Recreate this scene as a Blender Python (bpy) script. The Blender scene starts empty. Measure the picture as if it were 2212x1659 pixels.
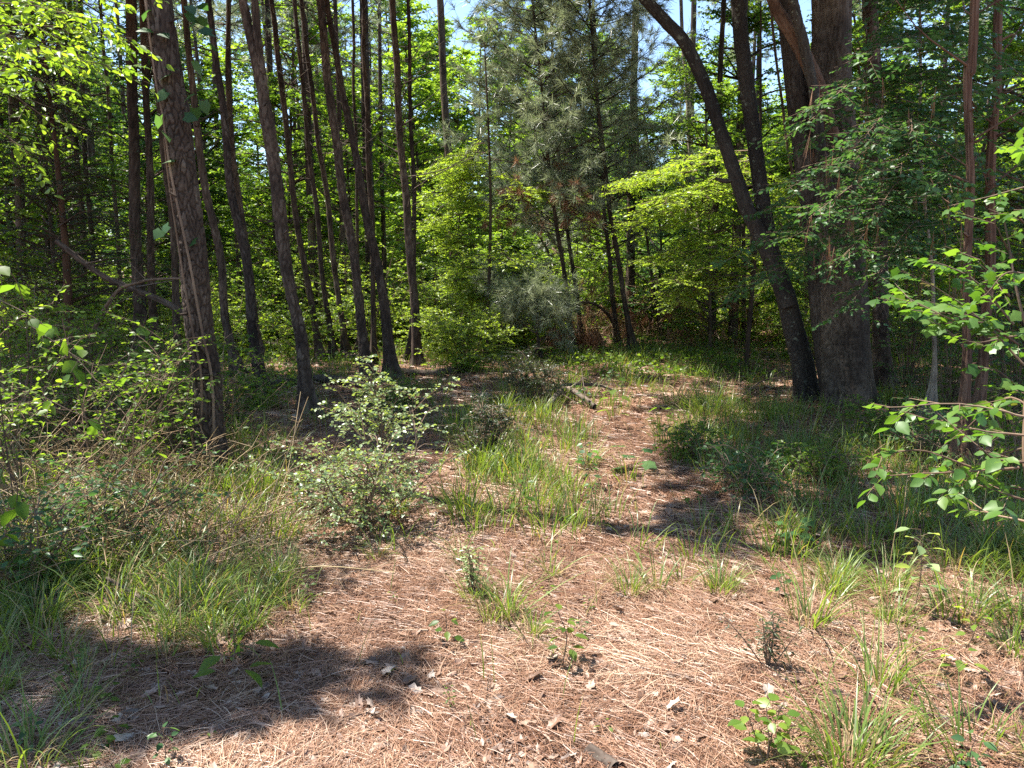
import bpy, math, random
import numpy as np
from mathutils import Vector
SEED = 11
rng = np.random.default_rng(SEED); random.seed(SEED)
R = math.radians
sc = bpy.context.scene
col = sc.collection

# ------------------------------------------------------------------ camera
CAMZ, PITCH, F = 1.6, R(8.0), 1661.0          # F in pixels of a 2212 px wide picture
cam_d = bpy.data.cameras.new('camera'); cam = bpy.data.objects.new('camera', cam_d); col.objects.link(cam)
cam.location = (0, 0, CAMZ); cam.rotation_euler = (R(90) - PITCH, 0, 0)
cam_d.sensor_width = 36; cam_d.sensor_fit = 'HORIZONTAL'; cam_d.lens = 36 * F / 2212
cam_d.clip_start = 0.05; cam_d.clip_end = 2000
sc.camera = cam
# ------------------------------------------------------------------ light
SUN = np.array([-1.0, 0.38, 2.3]); SUN /= np.linalg.norm(SUN)
elev = math.asin(SUN[2]); az = math.atan2(SUN[0], SUN[1])
w = bpy.data.worlds.new('World'); sc.world = w; w.use_nodes = True
nt = w.node_tree; nt.nodes.clear()
sky = nt.nodes.new('ShaderNodeTexSky'); sky.sky_type = 'NISHITA'; sky.sun_disc = False
sky.sun_elevation = elev; sky.sun_rotation = az; sky.air_density = 1.0; sky.dust_density = 0.3; sky.ozone_density = 2.5
bg = nt.nodes.new('ShaderNodeBackground'); bg.inputs['Strength'].default_value = 0.10
wo = nt.nodes.new('ShaderNodeOutputWorld')
nt.links.new(sky.outputs[0], bg.inputs[0]); nt.links.new(bg.outputs[0], wo.inputs[0])
sd = bpy.data.lights.new('sun', 'SUN'); sd.energy = 5.0; sd.angle = R(0.5); sd.color = (1, 0.95, 0.86)
so = bpy.data.objects.new('sun', sd); col.objects.link(so)
so.rotation_euler = Vector(SUN.tolist()).to_track_quat('Z', 'Y').to_euler()
vs = sc.view_settings; vs.view_transform = 'Standard'; vs.look = 'None'; vs.gamma = 1; vs.exposure = 1.85
cy = sc.cycles
cy.max_bounces = 7; cy.diffuse_bounces = 4; cy.glossy_bounces = 2; cy.transmission_bounces = 5; cy.transparent_max_bounces = 4
cy.use_denoising = False; cy.sample_clamp_indirect = 6

# ------------------------------------------------------------------ picture <-> world
cp, sp = math.cos(PITCH), math.sin(PITCH)
def ray(px, py):
    a = (px - 1106) / F; b = (829.5 - py) / F
    return np.array([a, cp + b * sp, -sp + b * cp])
def gh(x, y):
    x = np.asarray(x, float); y = np.asarray(y, float)
    h = 0.035 * np.sin(x * 0.9 + 1.3) * np.cos(y * 0.55) + 0.02 * np.sin(x * 2.3 + y * 1.7) + 0.012 * np.sin(3.1 * y - 2.2 * x + 1)
    h = h + 0.008 * np.sin(7.3 * x + 2.1 * y) * np.cos(6.1 * y - 3 * x) + 0.005 * np.sin(13 * x + 5 * y + 2) * np.sin(12 * y + 1)
    far = np.clip((y - 20) / 60, 0, 1)
    return h + far * far * 2.0
def P(px, py, Y):
    r = ray(px, py); return np.array([0, 0, CAMZ]) + r * (Y / r[1])
def G(px, py):
    r = ray(px, py); h = 0.0
    for _ in range(6):
        t = (h - CAMZ) / r[2]; p = np.array([0, 0, CAMZ]) + r * t; h = float(gh(p[0], p[1]))
    p[2] = h; return p
def proj(p):
    x, y, z = p[..., 0], p[..., 1], p[..., 2] - CAMZ
    d = y * cp - z * sp; v = y * sp + z * cp
    d = np.where(np.abs(d) < 1e-6, 1e-6, d)
    return 1106 + F * x / d, 829.5 - F * v / d, d
def grid(rows):
    return np.array([[int(c) for c in r.replace(' ', '')] for r in rows], float) / 9
LIGHT = grid(["3333456974675222", "2223233466664011", "2112123589742111", "2111697889643100", "1113684898531001",
              "0014987896664123", "0014899999599999", "0013799999999999", "1112556899999999", "1110127999999999",
              "2222689999999999", "4369999999999999"])
GRASS = grid(["3335557888766654", "2223336876477644", "3334324761468655", "4444411651369855", "6666420563157866",
              "7777511461134556", "6776300350112445", "5665200310012213", "3333000110000111", "1211000000000221",
              "3210000000001222", "4310000000001222"])
def look(g, px, py):
    c = np.clip((np.asarray(px) - 69) / 138.25, 0, 15); r = np.clip((np.asarray(py) - 760) / 80, 0, 11)
    c0 = np.floor(c).astype(int); r0 = np.floor(r).astype(int); c1 = np.minimum(c0 + 1, 15); r1 = np.minimum(r0 + 1, 11)
    fc = c - c0; fr = r - r0
    return (g[r0, c0] * (1 - fc) + g[r0, c1] * fc) * (1 - fr) + (g[r1, c0] * (1 - fc) + g[r1, c1] * fc) * fr

# ------------------------------------------------------------------ mesh helpers
def norm(v):
    v = np.asarray(v, float); return v / np.maximum(np.linalg.norm(v, axis=-1, keepdims=True), 1e-9)
class Acc:
    def __init__(s): s.V = []; s.F = {}; s.A = []; s.n = 0
    def add(s, V, F, a=None):
        V = np.asarray(V, float).reshape(-1, 3); F = np.asarray(F, int)
        s.V.append(V); s.F.setdefault(F.shape[1], []).append(F + s.n); s.n += len(V)
        s.A.append(np.full(len(V), rng.random()) if a is None else np.broadcast_to(a, (len(V),)))
    def mesh(s, name, mat, off=(0, 0, 0), smooth=True):
        me = bpy.data.meshes.new(name)
        V = np.concatenate(s.V) - np.asarray(off, float)
        me.vertices.add(len(V)); me.vertices.foreach_set('co', V.ravel().astype(np.float32))
        li = []; ls = []; k0 = 0
        for k, fs in s.F.items():
            f = np.concatenate(fs); li.append(f.ravel()); ls.append(k0 + np.arange(len(f)) * k); k0 += f.size
        li = np.concatenate(li); ls = np.concatenate(ls)
        me.loops.add(len(li)); me.loops.foreach_set('vertex_index', li.astype(np.int32))
        me.polygons.add(len(ls)); me.polygons.foreach_set('loop_start', ls.astype(np.int32))
        me.update(calc_edges=True)
        me.polygons.foreach_set('use_smooth', np.full(len(ls), smooth))
        at = me.attributes.new('rnd', 'FLOAT', 'POINT'); at.data.foreach_set('value', np.concatenate(s.A).astype(np.float32))
        me.materials.append(mat); me.validate(); return me
def tag(o, label=None, cat=None, group=None, kind=None):
    for k, v in (('label', label), ('category', cat), ('group', group), ('kind', kind)):
        if v: o[k] = v
    return o
def thing(name, loc, label, cat, group=None):
    o = bpy.data.objects.new(name, None); col.objects.link(o); o.location = [float(c) for c in loc]; o.empty_display_size = 0.1
    return tag(o, label, cat, group)
def part(name, acc, mat, parent=None, smooth=True, label=None):
    off = parent['_w'] if parent is not None and '_w' in parent else (parent.location[:] if parent is not None else (0, 0, 0))
    o = bpy.data.objects.new(name, acc.mesh(name, mat, off, smooth)); col.objects.link(o)
    if parent is not None: o.parent = parent
    if label: o['label'] = label
    return o
def copy_tree(o, parent=None):
    c = o.copy(); col.objects.link(c); c.parent = parent
    for ch in list(o.children): copy_tree(ch, c)
    return c
def hide_tree(o):
    for ch in list(o.children): hide_tree(ch)
    bpy.data.objects.remove(o)

def smoothline(pts, n):
    pts = np.asarray(pts, float)
    if len(pts) == 2: 
        t = np.linspace(0, 1, n)[:, None]; return pts[0] * (1 - t) + pts[1] * t
    P0 = np.vstack([2 * pts[0] - pts[1], pts, 2 * pts[-1] - pts[-2]])
    seg = np.linspace(0, len(pts) - 1 - 1e-6, n); i = seg.astype(int); t = (seg - i)[:, None]
    a, b, c, d = P0[i], P0[i + 1], P0[i + 2], P0[i + 3]
    return 0.5 * ((2 * b) + (-a + c) * t + (2 * a - 5 * b + 4 * c - d) * t * t + (-a + 3 * b - 3 * c + d) * t ** 3)
def frames(C):
    T = norm(np.gradient(C, axis=0)); ref = np.array([0.0, 1.0, 0.0])
    if abs(T[:, 1]).mean() > 0.8: ref = np.array([1.0, 0, 0])
    X = norm(np.cross(np.broadcast_to(ref, T.shape), T)); Y = np.cross(T, X); return T, X, Y
def tube(acc, C, r, sides=6, a=None, cap=True):
    C = np.asarray(C, float); n = len(C); r = np.broadcast_to(r, (n,))
    T, X, Y = frames(C); th = np.arange(sides) * 2 * math.pi / sides
    V = C[:, None] + r[:, None, None] * (np.cos(th)[None, :, None] * X[:, None] + np.sin(th)[None, :, None] * Y[:, None])
    i, j = np.meshgrid(np.arange(n - 1), np.arange(sides), indexing='ij'); j2 = (j + 1) % sides
    Fq = np.stack([i * sides + j, i * sides + j2, (i + 1) * sides + j2, (i + 1) * sides + j], -1).reshape(-1, 4)
    acc.add(V.reshape(-1, 3), Fq, a)
def worley(u, v, nu, seed):
    rg = np.random.default_rng(seed); T = rg.random((64, 64, 3))
    iu = np.floor(u).astype(int); iv = np.floor(v).astype(int)
    f1 = np.full(u.shape, 9.0); f2 = np.full(u.shape, 9.0); idr = np.zeros(u.shape)
    for du in (-1, 0, 1):
        for dv in (-1, 0, 1):
            cu = iu + du; cv = iv + dv; t = T[(cu % nu) % 64, cv % 64]
            d = np.hypot(cu + t[..., 0] - u, cv + t[..., 1] - v)
            m = d < f1; f2 = np.where(m, f1, np.minimum(f2, d)); idr = np.where(m, t[..., 2], idr); f1 = np.where(m, d, f1)
    return f1, f2, idr
def vnoise(u, v, nu, seed):
    T = np.random.default_rng(seed).random((64, 64)); iu = np.floor(u).astype(int); iv = np.floor(v).astype(int); fu = u - iu; fv = v - iv
    fu = fu * fu * (3 - 2 * fu); fv = fv * fv * (3 - 2 * fv); a_ = lambda i, j: T[((iu + i) % nu) % 64, (iv + j) % 64]
    return (a_(0, 0) * (1 - fu) + a_(1, 0) * fu) * (1 - fv) + (a_(0, 1) * (1 - fu) + a_(1, 1) * fu) * fv
def bark_tube(acc, C, r, sides=40, pw=0.05, ph=0.12, amp=0.012, seed=1, flare=0.0, lobes=0):
    """trunk with real relief: plates parted by furrows"""
    n = len(C); T, X, Y = frames(C); th = np.arange(sides) * 2 * math.pi / sides
    L = np.concatenate([[0], np.cumsum(np.linalg.norm(np.diff(C, axis=0), axis=1))])
    nu = max(4, int(round(2 * math.pi * r.mean() / pw)))
    u = np.broadcast_to(th[None] / (2 * math.pi) * nu, (n, sides)); v = np.broadcast_to(L[:, None] / ph, (n, sides))
    wu = u + 0.55 * (vnoise(u, v * .8, nu, seed + 1) - .5) + .25 * (vnoise(u * 3, v * 3, nu * 3, seed + 2) - .5)
    wv = v + 1.3 * (vnoise(u, v * .5, nu, seed + 3) - .5) + .5 * (vnoise(u * 2, v * 2, nu * 2, seed + 4) - .5)
    f1, f2, idr = worley(wu, wv, nu, seed)
    g1, g2, id2 = worley(wu * 2, wv * 2.3, nu * 2, seed + 9)
    rid = np.clip((f2 - f1) / 0.22, 0, 1) * (.72 + .28 * np.clip((g2 - g1) / .2, 0, 1)); idr = .55 * idr + .45 * id2
    disp = amp * (rid - 0.6) + amp * 0.45 * (idr - 0.5) * rid
    fl = flare * np.exp(-L / 0.22)[:, None] * 1.5 * (1 + 0.6 * np.sin(th * 4 + seed)[None] + .3 * np.sin(th * 7 + 2 * seed)[None])
    big = 0.05 * r[:, None] * np.sin(3 * th + seed)[None] * np.sin(L * 1.3 + seed)[:, None]
    if lobes: big = big + 0.11 * r[:, None] * np.sin(lobes * th + seed)[None]
    rr = r[:, None] + disp + fl + big
    V = C[:, None] + rr[..., None] * (np.cos(th)[None, :, None] * X[:, None] + np.sin(th)[None, :, None] * Y[:, None])
    i, j = np.meshgrid(np.arange(n - 1), np.arange(sides), indexing='ij'); j2 = (j + 1) % sides
    Fq = np.stack([i * sides + j, i * sides + j2, (i + 1) * sides + j2, (i + 1) * sides + j], -1).reshape(-1, 4)
    acc.add(V.reshape(-1, 3), Fq, (0.15 + 0.85 * rid * (0.45 + 0.55 * idr)).ravel())
def sticks(acc, O, E, r0, r1=None):
    """many thin three-sided twigs at once"""
    O = np.asarray(O); E = np.asarray(E); n = len(O)
    if n == 0: return
    T = norm(E - O); X = norm(np.cross(T, np.array([0.31, 0.2, 0.93]))); Y = np.cross(T, X)
    r0 = np.broadcast_to(r0, (n,)); r1 = r0 * 0.5 if r1 is None else np.broadcast_to(r1, (n,))
    V = np.zeros((n, 6, 3))
    for k in range(3):
        c, s_ = math.cos(k * 2.0944), math.sin(k * 2.0944)
        V[:, k] = O + r0[:, None] * (c * X + s_ * Y); V[:, k + 3] = E + r1[:, None] * (c * X + s_ * Y)
    Fq = np.array([[0, 1, 4, 3], [1, 2, 5, 4], [2, 0, 3, 5]])
    acc.add(V.reshape(-1, 3), (Fq[None] + 6 * np.arange(n)[:, None, None]).reshape(-1, 4), np.repeat(rng.random(n), 6))
def scatter(acc, tmpl, pos, D, N, size, wid=1.0, a=None):
    TV, TF = tmpl; pos = np.asarray(pos); n = len(pos)
    if n == 0: return
    X = norm(D); Z = norm(N - X * (N * X).sum(-1, keepdims=True)); Y = np.cross(Z, X)
    size = np.broadcast_to(size, (n,)); wid = np.broadcast_to(wid, (n,))
    V = pos[:, None] + size[:, None, None] * (TV[None, :, 0, None] * X[:, None] + wid[:, None, None] * TV[None, :, 1, None] * Y[:, None] + TV[None, :, 2, None] * Z[:, None])
    a = rng.random(n) if a is None else a
    acc.add(V.reshape(-1, 3), (TF[None] + len(TV) * np.arange(n)[:, None, None]).reshape(-1, TF.shape[1]), np.repeat(a, len(TV)))
def tm(V, Fs): return np.array(V, float), np.array(Fs, int)
LEAF4 = tm([(0, 0, 0), (.45, .27, .06), (1, 0, -.06), (.45, -.27, .06)], [(0, 3, 2), (0, 2, 1)])
LEAF8 = tm([(0, 0, 0), (.22, .2, .05), (.5, .27, .07), (.8, .14, .0), (1, 0, -.1), (.8, -.14, .0), (.5, -.27, .07), (.22, -.2, .05), (.5, 0, 0.0)],
           [(0, 8, 2, 1), (8, 4, 3, 2), (0, 7, 6, 8), (8, 6, 5, 4)])
def star(nl, inner=0.72, tip=1.0):
    V = [(0.0, 0, 0)]
    V[0] = (0.38, 0, 0.03)
    an = np.linspace(-150, 150, nl)
    out = []
    for k, a_ in enumerate(an):
        l = tip * (0.62 - 0.17 * abs(a_) / 150); out.append((0.38 + l * math.cos(R(a_)), l * math.sin(R(a_)), -0.06))
        if k < nl - 1:
            b = (a_ + an[k + 1]) / 2; out.append((0.38 + inner * .55 * math.cos(R(b)), inner * .55 * math.sin(R(b)), 0.03))
    out.append((0.12, 0, 0)); V += out; m = len(out)
    return tm(V, [(0, 1 + i, 1 + (i + 1) % m) for i in range(m)])
STAR = star(5); STAR3 = star(3, .6)
def deadleaf(seed):
    rg = np.random.default_rng(seed); m = 14; V = [(0.5, 0, 0.0)]
    for k in range(m):
        a_ = 2 * math.pi * k / m; l = (0.5 if k % 2 == 0 else 0.34) * rg.uniform(.75, 1.15)
        x = 0.5 + l * math.cos(a_); y = 0.62 * l * math.sin(a_); V.append((x, y, 0.9 * y * y + 0.35 * (x - .5) ** 2 * rg.uniform(-1, 1.6) + rg.uniform(-.03, .03)))
    return tm(V, [(0, 1 + k, 1 + (k + 1) % m) for k in range(m)])

def sprays(acc, O, D, L, nl, size, tmpl=LEAF4, up=0.6, spread=0.9, wid=1.0, droop=0.0, tipbias=0.15):
    """nl leaves along both sides of every twig"""
    n = len(O)
    if n == 0: return
    t = np.linspace(tipbias, 1.0, nl)[None, :] + rng.normal(0, .03, (n, nl)); side = np.where(np.arange(nl) % 2 == 0, 1.0, -1.0)[None, :, None]
    D = norm(D); U = np.array([0, 0, 1.0]); lat = norm(np.cross(D, U) + rng.normal(0, .15, (n, 3)))
    pos = O[:, None] + D[:, None] * (L[:, None] * t)[..., None]
    pos[..., 2] -= droop * (t * L[:, None]) ** 2
    d = D[:, None] * 0.65 + side * lat[:, None] * spread + rng.normal(0, .22, (n, nl, 3)); d[..., 2] -= droop * 0.6
    N = U * up + rng.normal(0, 0.42, (n, nl, 3)) 
    s = size * rng.uniform(.5, 1.2, (n, nl))
    a = np.clip(rng.random((n, nl)) * .45 + rng.random((n, 1)) * .55, 0, 1)
    scatter(acc, tmpl, pos.reshape(-1, 3), d.reshape(-1, 3), N.reshape(-1, 3), s.ravel(), wid, a.ravel())
def rdir(n, zlo=-1, zhi=1):
    z = rng.uniform(zlo, zhi, n); a = rng.uniform(0, 2 * math.pi, n); q = np.sqrt(1 - z * z)
    return np.stack([q * np.cos(a), q * np.sin(a), z], -1)
def tufts(acc, O, D, n_need=34, L=0.17, wd=0.004, spread=0.75):
    """bottle-brush ends of long needles"""
    n = len(O); D = norm(D)
    d = norm(D[:, None] * 0.75 + rng.normal(0, spread * .75, (n, n_need, 3)))
    b = O[:, None] - D[:, None] * rng.uniform(0, .13, (n, n_need, 1))
    l = L * rng.uniform(.7, 1.1, (n, n_need, 1)); e = b + d * l; e[..., 2] -= 0.18 * l[..., 0]
    side = norm(np.cross(d, rng.normal(0, 1, (n, n_need, 3)))) * wd / 2
    V = np.stack([b - side, b + side, e + side * .3, e - side * .3], 2).reshape(-1, 3)
    Fq = np.arange(n * n_need * 4).reshape(-1, 4)
    acc.add(V, Fq, np.repeat(np.clip(rng.random((n, 1)) * .6 + rng.random((n, n_need)) * .4, 0, 1).ravel(), 4))
def blades(acc, B, az_, L, lean, curl, wd, segs=5, a=None):
    """arching grass blades"""
    n = len(B); t = np.linspace(0, 1, segs + 1)
    th = lean[:, None] + curl[:, None] * t[None] ** 1.3
    dl = (L / segs)[:, None]
    hx = np.concatenate([np.zeros((n, 1)), np.cumsum(np.sin(th[:, :-1]) * dl, 1)], 1); hz = np.concatenate([np.zeros((n, 1)), np.cumsum(np.cos(th[:, :-1]) * dl, 1)], 1)
    c, s_ = np.cos(az_)[:, None], np.sin(az_)[:, None]
    C = np.stack([B[:, 0:1] + hx * c, B[:, 1:2] + hx * s_, B[:, 2:3] + hz], -1)
    tw = az_ + math.pi / 2 + rng.normal(0, .5, n)
    sd_ = np.stack([np.cos(tw), np.sin(tw), np.zeros(n)], -1)[:, None] * (wd[:, None] * 0.5 * (1 - t[None] ** 2.2 * .93) * (0.55 + 0.9 * np.minimum(t * 3, .5))[None])[..., None]
    V = np.stack([C - sd_, C + sd_], 2).reshape(n, -1, 3); m = 2 * (segs + 1)
    k = np.arange(segs); Fq = np.stack([2 * k, 2 * k + 1, 2 * k + 3, 2 * k + 2], -1)
    a = rng.random(n) if a is None else a
    acc.add(V.reshape(-1, 3), (Fq[None] + m * np.arange(n)[:, None, None]).reshape(-1, 4), np.repeat(a, m))

# ------------------------------------------------------------------ materials
def mat(name):
    m = bpy.data.materials.new(name); m.use_nodes = True; n = m.node_tree.nodes; n.clear(); return m, n, m.node_tree.links
def ramp(n, cols, pos=None, interp='LINEAR'):
    r = n.new('ShaderNodeValToRGB'); e = r.color_ramp.elements; r.color_ramp.interpolation = interp
    pos = pos or [i / (len(cols) - 1) for i in range(len(cols))]
    while len(e) < len(cols): e.new(0.5)
    for i, (p, c) in enumerate(zip(pos, cols)): e[i].position = p; e[i].color = (*c, 1)
    return r
def leafmat(name, cols, tcol=(2.2, 2.1, .7), trans=0.55, rough=0.42, spec=0.5, pos=None):
    m, n, l = mat(name)
    at = n.new('ShaderNodeAttribute'); at.attribute_name = 'rnd'
    rp = ramp(n, cols, pos); l.new(at.outputs['Fac'], rp.inputs[0])
    pb = n.new('ShaderNodeBsdfPrincipled'); pb.inputs['Roughness'].default_value = rough; pb.inputs['Specular IOR Level'].default_value = spec
    l.new(rp.outputs[0], pb.inputs['Base Color'])
    tr = n.new('ShaderNodeBsdfTranslucent'); mx = n.new('ShaderNodeMix'); mx.data_type = 'RGBA'; mx.blend_type = 'MULTIPLY'; mx.inputs[0].default_value = 1
    l.new(rp.outputs[0], mx.inputs[6]); mx.inputs[7].default_value = (*tcol, 1); l.new(mx.outputs[2], tr.inputs[0])
    ms = n.new('ShaderNodeMixShader'); ms.inputs[0].default_value = trans
    l.new(pb.outputs[0], ms.inputs[1]); l.new(tr.outputs[0], ms.inputs[2])
    o = n.new('ShaderNodeOutputMaterial'); l.new(ms.outputs[0], o.inputs[0]); return m
def barkmat(name, cols, scale=(9, 9, 2.2), lichen=None, rough=.9, bump=.6, dist=.02):
    m, n, l = mat(name)
    tc = n.new('ShaderNodeTexCoord'); mp = n.new('ShaderNodeMapping'); mp.inputs['Scale'].default_value = scale; l.new(tc.outputs['Object'], mp.inputs[0])
    nz = n.new('ShaderNodeTexNoise'); nz.inputs['Scale'].default_value = 2.5; nz.inputs['Detail'].default_value = 8; nz.inputs['Roughness'].default_value = .7; l.new(mp.outputs[0], nz.inputs[0])
    at = n.new('ShaderNodeAttribute'); at.attribute_name = 'rnd'
    mm = n.new('ShaderNodeMath'); mm.operation = 'MULTIPLY_ADD'; l.new(at.outputs['Fac'], mm.inputs[0]); mm.inputs[1].default_value = .62
    m2 = n.new('ShaderNodeMath'); m2.operation = 'MULTIPLY'; l.new(nz.outputs[0], m2.inputs[0]); m2.inputs[1].default_value = .55; l.new(m2.outputs[0], mm.inputs[2])
    rp = ramp(n, cols); l.new(mm.outputs[0], rp.inputs[0]); c = rp.outputs[0]
    if lichen:
        n2 = n.new('ShaderNodeTexNoise'); n2.inputs['Scale'].default_value = 14; n2.inputs['Detail'].default_value = 6; n2.inputs['Roughness'].default_value = .65; l.new(tc.outputs['Object'], n2.inputs[0])
        r2 = ramp(n, [(0, 0, 0), (1, 1, 1)], [lichen[1], lichen[1] + .05]); l.new(n2.outputs[0], r2.inputs[0])
        mx = n.new('ShaderNodeMix'); mx.data_type = 'RGBA'; l.new(r2.outputs[0], mx.inputs[0]); l.new(c, mx.inputs[6]); mx.inputs[7].default_value = (*lichen[0], 1); c = mx.outputs[2]
    oi = n.new('ShaderNodeObjectInfo'); rc = ramp(n, [(.62, .60, .60), (.95, .88, .80), (1.25, 1.2, 1.15)]); l.new(oi.outputs['Random'], rc.inputs[0])
    n3 = n.new('ShaderNodeTexNoise'); n3.inputs['Scale'].default_value = 1.6; l.new(tc.outputs['Object'], n3.inputs[0]); r3 = ramp(n, [(.55, .52, .5), (1.25, 1.2, 1.1)], [.35, .65]); l.new(n3.outputs[0], r3.inputs[0])
    for src in (rc, r3):
        mu = n.new('ShaderNodeMix'); mu.data_type = 'RGBA'; mu.blend_type = 'MULTIPLY'; mu.inputs[0].default_value = 1; l.new(c, mu.inputs[6]); l.new(src.outputs[0], mu.inputs[7]); c = mu.outputs[2]
    pb = n.new('ShaderNodeBsdfPrincipled'); pb.inputs['Roughness'].default_value = rough; pb.inputs['Specular IOR Level'].default_value = .25; l.new(c, pb.inputs['Base Color'])
    bp = n.new('ShaderNodeBump'); bp.inputs['Strength'].default_value = bump; bp.inputs['Distance'].default_value = dist; l.new(nz.outputs[0], bp.inputs['Height']); l.new(bp.outputs[0], pb.inputs['Normal'])
    o = n.new('ShaderNodeOutputMaterial'); l.new(pb.outputs[0], o.inputs[0]); return m
M = {}
M['leaf_bright'] = leafmat('leaf_bright', [(.075, .15, .024), (.13, .21, .034), (.20, .28, .045)])
M['leaf_mid'] = leafmat('leaf_mid', [(.045, .095, .018), (.08, .145, .026), (.13, .19, .036)], spec=.3)
M['leaf_fresh'] = leafmat('leaf_fresh', [(.16, .11, .03), (.035, .09, .018), (.07, .15, .028), (.12, .20, .04)], spec=.4, trans=.45, pos=[0, .06, .5, 1])
M['leaf_cool'] = leafmat('leaf_cool', [(.03, .075, .028), (.055, .12, .04), (.09, .16, .055)], tcol=(1.8, 1.9, .9), trans=.42, spec=.35)
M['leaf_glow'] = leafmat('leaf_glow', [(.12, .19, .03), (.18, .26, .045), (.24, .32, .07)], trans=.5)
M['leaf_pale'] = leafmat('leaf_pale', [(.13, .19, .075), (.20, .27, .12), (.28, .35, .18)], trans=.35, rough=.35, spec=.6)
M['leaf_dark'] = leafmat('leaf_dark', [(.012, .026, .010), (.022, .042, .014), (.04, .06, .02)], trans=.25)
M['needle'] = leafmat('needle', [(.15, .18, .12), (.23, .26, .17), (.33, .35, .24)], tcol=(1.3, 1.35, 1), trans=.4, rough=.35)
M['needle_dead'] = leafmat('needle_dead', [(.16, .07, .035), (.25, .12, .06), (.34, .19, .10)], tcol=(1.2, 1, .8), trans=.25, rough=.6)
M['grass'] = leafmat('grass', [(.30, .22, .10), (.07, .11, .025), (.10, .16, .03), (.16, .22, .05)], trans=.4, rough=.4, pos=[0, .1, .5, 1])
M['grass_dry'] = leafmat('grass_dry', [(.20, .12, .06), (.32, .22, .11), (.42, .33, .18)], tcol=(1.2, 1.1, .8), trans=.3, rough=.6)
M['litter'] = leafmat('litter', [(.055, .026, .016), (.20, .098, .056), (.32, .185, .118), (.52, .40, .29)], tcol=(1.1, 1, .8), trans=.12, rough=.45, pos=[0, .35, .7, 1])
M['dead_leaf'] = leafmat('dead_leaf', [(.06, .034, .024), (.17, .095, .06), (.26, .165, .115), (.33, .27, .22)], tcol=(1.1, 1, .8), trans=.12, rough=.55)
M['bark_pine'] = barkmat('bark_pine', [(.010, .008, .007), (.034, .025, .020), (.08, .060, .050), (.19, .165, .145)])
M['bark_far'] = barkmat('bark_far', [(.03, .022, .018), (.075, .055, .042), (.14, .11, .09)])
M['bark_oak'] = barkmat('bark_oak', [(.014, .011, .009), (.045, .035, .028), (.09, .074, .062), (.17, .15, .13)], (14, 14, 2.5))
M['bark_cedar'] = barkmat('bark_cedar', [(.035, .02, .014), (.10, .058, .04), (.19, .13, .10)], (30, 30, 1.4))
M['bark_lichen'] = barkmat('bark_lichen', [(.018, .015, .013), (.05, .042, .036), (.10, .09, .08)], (12, 12, 5), lichen=((.24, .27, .22), .60))
M['bark_pale'] = barkmat('bark_pale', [(.12, .10, .085), (.24, .21, .18), (.36, .33, .29)], (6, 6, 9))
M['twig'] = barkmat('twig', [(.06, .04, .03), (.14, .10, .075), (.24, .19, .15)], (8, 8, 8), bump=.2)
M['deadwood'] = barkmat('deadwood', [(.035, .027, .022), (.10, .08, .068), (.22, .19, .17)], (14, 14, 14), lichen=((.3, .33, .28), .62))

# ------------------------------------------------------------------ ground
def build_ground():
    xs = np.concatenate([[-600, -300, -150, -80], np.linspace(-45, -9, 30)[:-1], np.linspace(-9, 9, 260), np.linspace(9, 45, 30)[1:], [80, 150, 300, 600]])
    ys = np.concatenate([[-300, -60, -15], np.linspace(-4, 1.5, 20)[:-1], np.linspace(1.5, 14, 260), np.linspace(14, 70, 60)[1:], [110, 200, 500, 1200]])
    X, Y = np.meshgrid(xs, ys); Z = gh(X, Y) - 0.012
    near = (np.abs(X) < 9) & (Y > 1.5) & (Y < 14)
    Z = Z + np.where(near, rng.normal(0, .006, X.shape), 0)
    n, m = X.shape; i, j = np.meshgrid(np.arange(n - 1), np.arange(m - 1), indexing='ij')
    a = Acc(); a.add(np.stack([X, Y, Z], -1).reshape(-1, 3), np.stack([i * m + j, i * m + j + 1, (i + 1) * m + j + 1, (i + 1) * m + j], -1).reshape(-1, 4), 0.5)
    mt, nn, l = mat('forest_floor')
    tc = nn.new('ShaderNodeTexCoord')
    def nz(s, d=6, ro=.6):
        t = nn.new('ShaderNodeTexNoise'); t.inputs['Scale'].default_value = s; t.inputs['Detail'].default_value = d; t.inputs['Roughness'].default_value = ro; l.new(tc.outputs['Object'], t.inputs[0]); return t
    a1 = nz(38, 8, .75); a2 = nz(1.3)
    r1 = ramp(nn, [(.03, .018, .012), (.11, .055, .032), (.24, .12, .07), (.36, .22, .14)], [.3, .45, .58, .72]); l.new(a1.outputs[0], r1.inputs[0])
    r2 = ramp(nn, [(.7, .62, .55), (1.1, 1.05, 1.0)], [.35, .65]); l.new(a2.outputs[0], r2.inputs[0])
    mx = nn.new('ShaderNodeMix'); mx.data_type = 'RGBA'; mx.blend_type = 'MULTIPLY'; mx.inputs[0].default_value = 1; l.new(r1.outputs[0], mx.inputs[6]); l.new(r2.outputs[0], mx.inputs[7])
    pb = nn.new('ShaderNodeBsdfPrincipled'); pb.inputs['Roughness'].default_value = .9; l.new(mx.outputs[2], pb.inputs['Base Color'])
    bp = nn.new('ShaderNodeBump'); bp.inputs['Strength'].default_value = .9; bp.inputs['Distance'].default_value = .02; l.new(a1.outputs[0], bp.inputs['Height']); l.new(bp.outputs[0], pb.inputs['Normal'])
    o = nn.new('ShaderNodeOutputMaterial'); l.new(pb.outputs[0], o.inputs[0])
    g = part('ground', a, mt); g['kind'] = 'structure'
build_ground()

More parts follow.
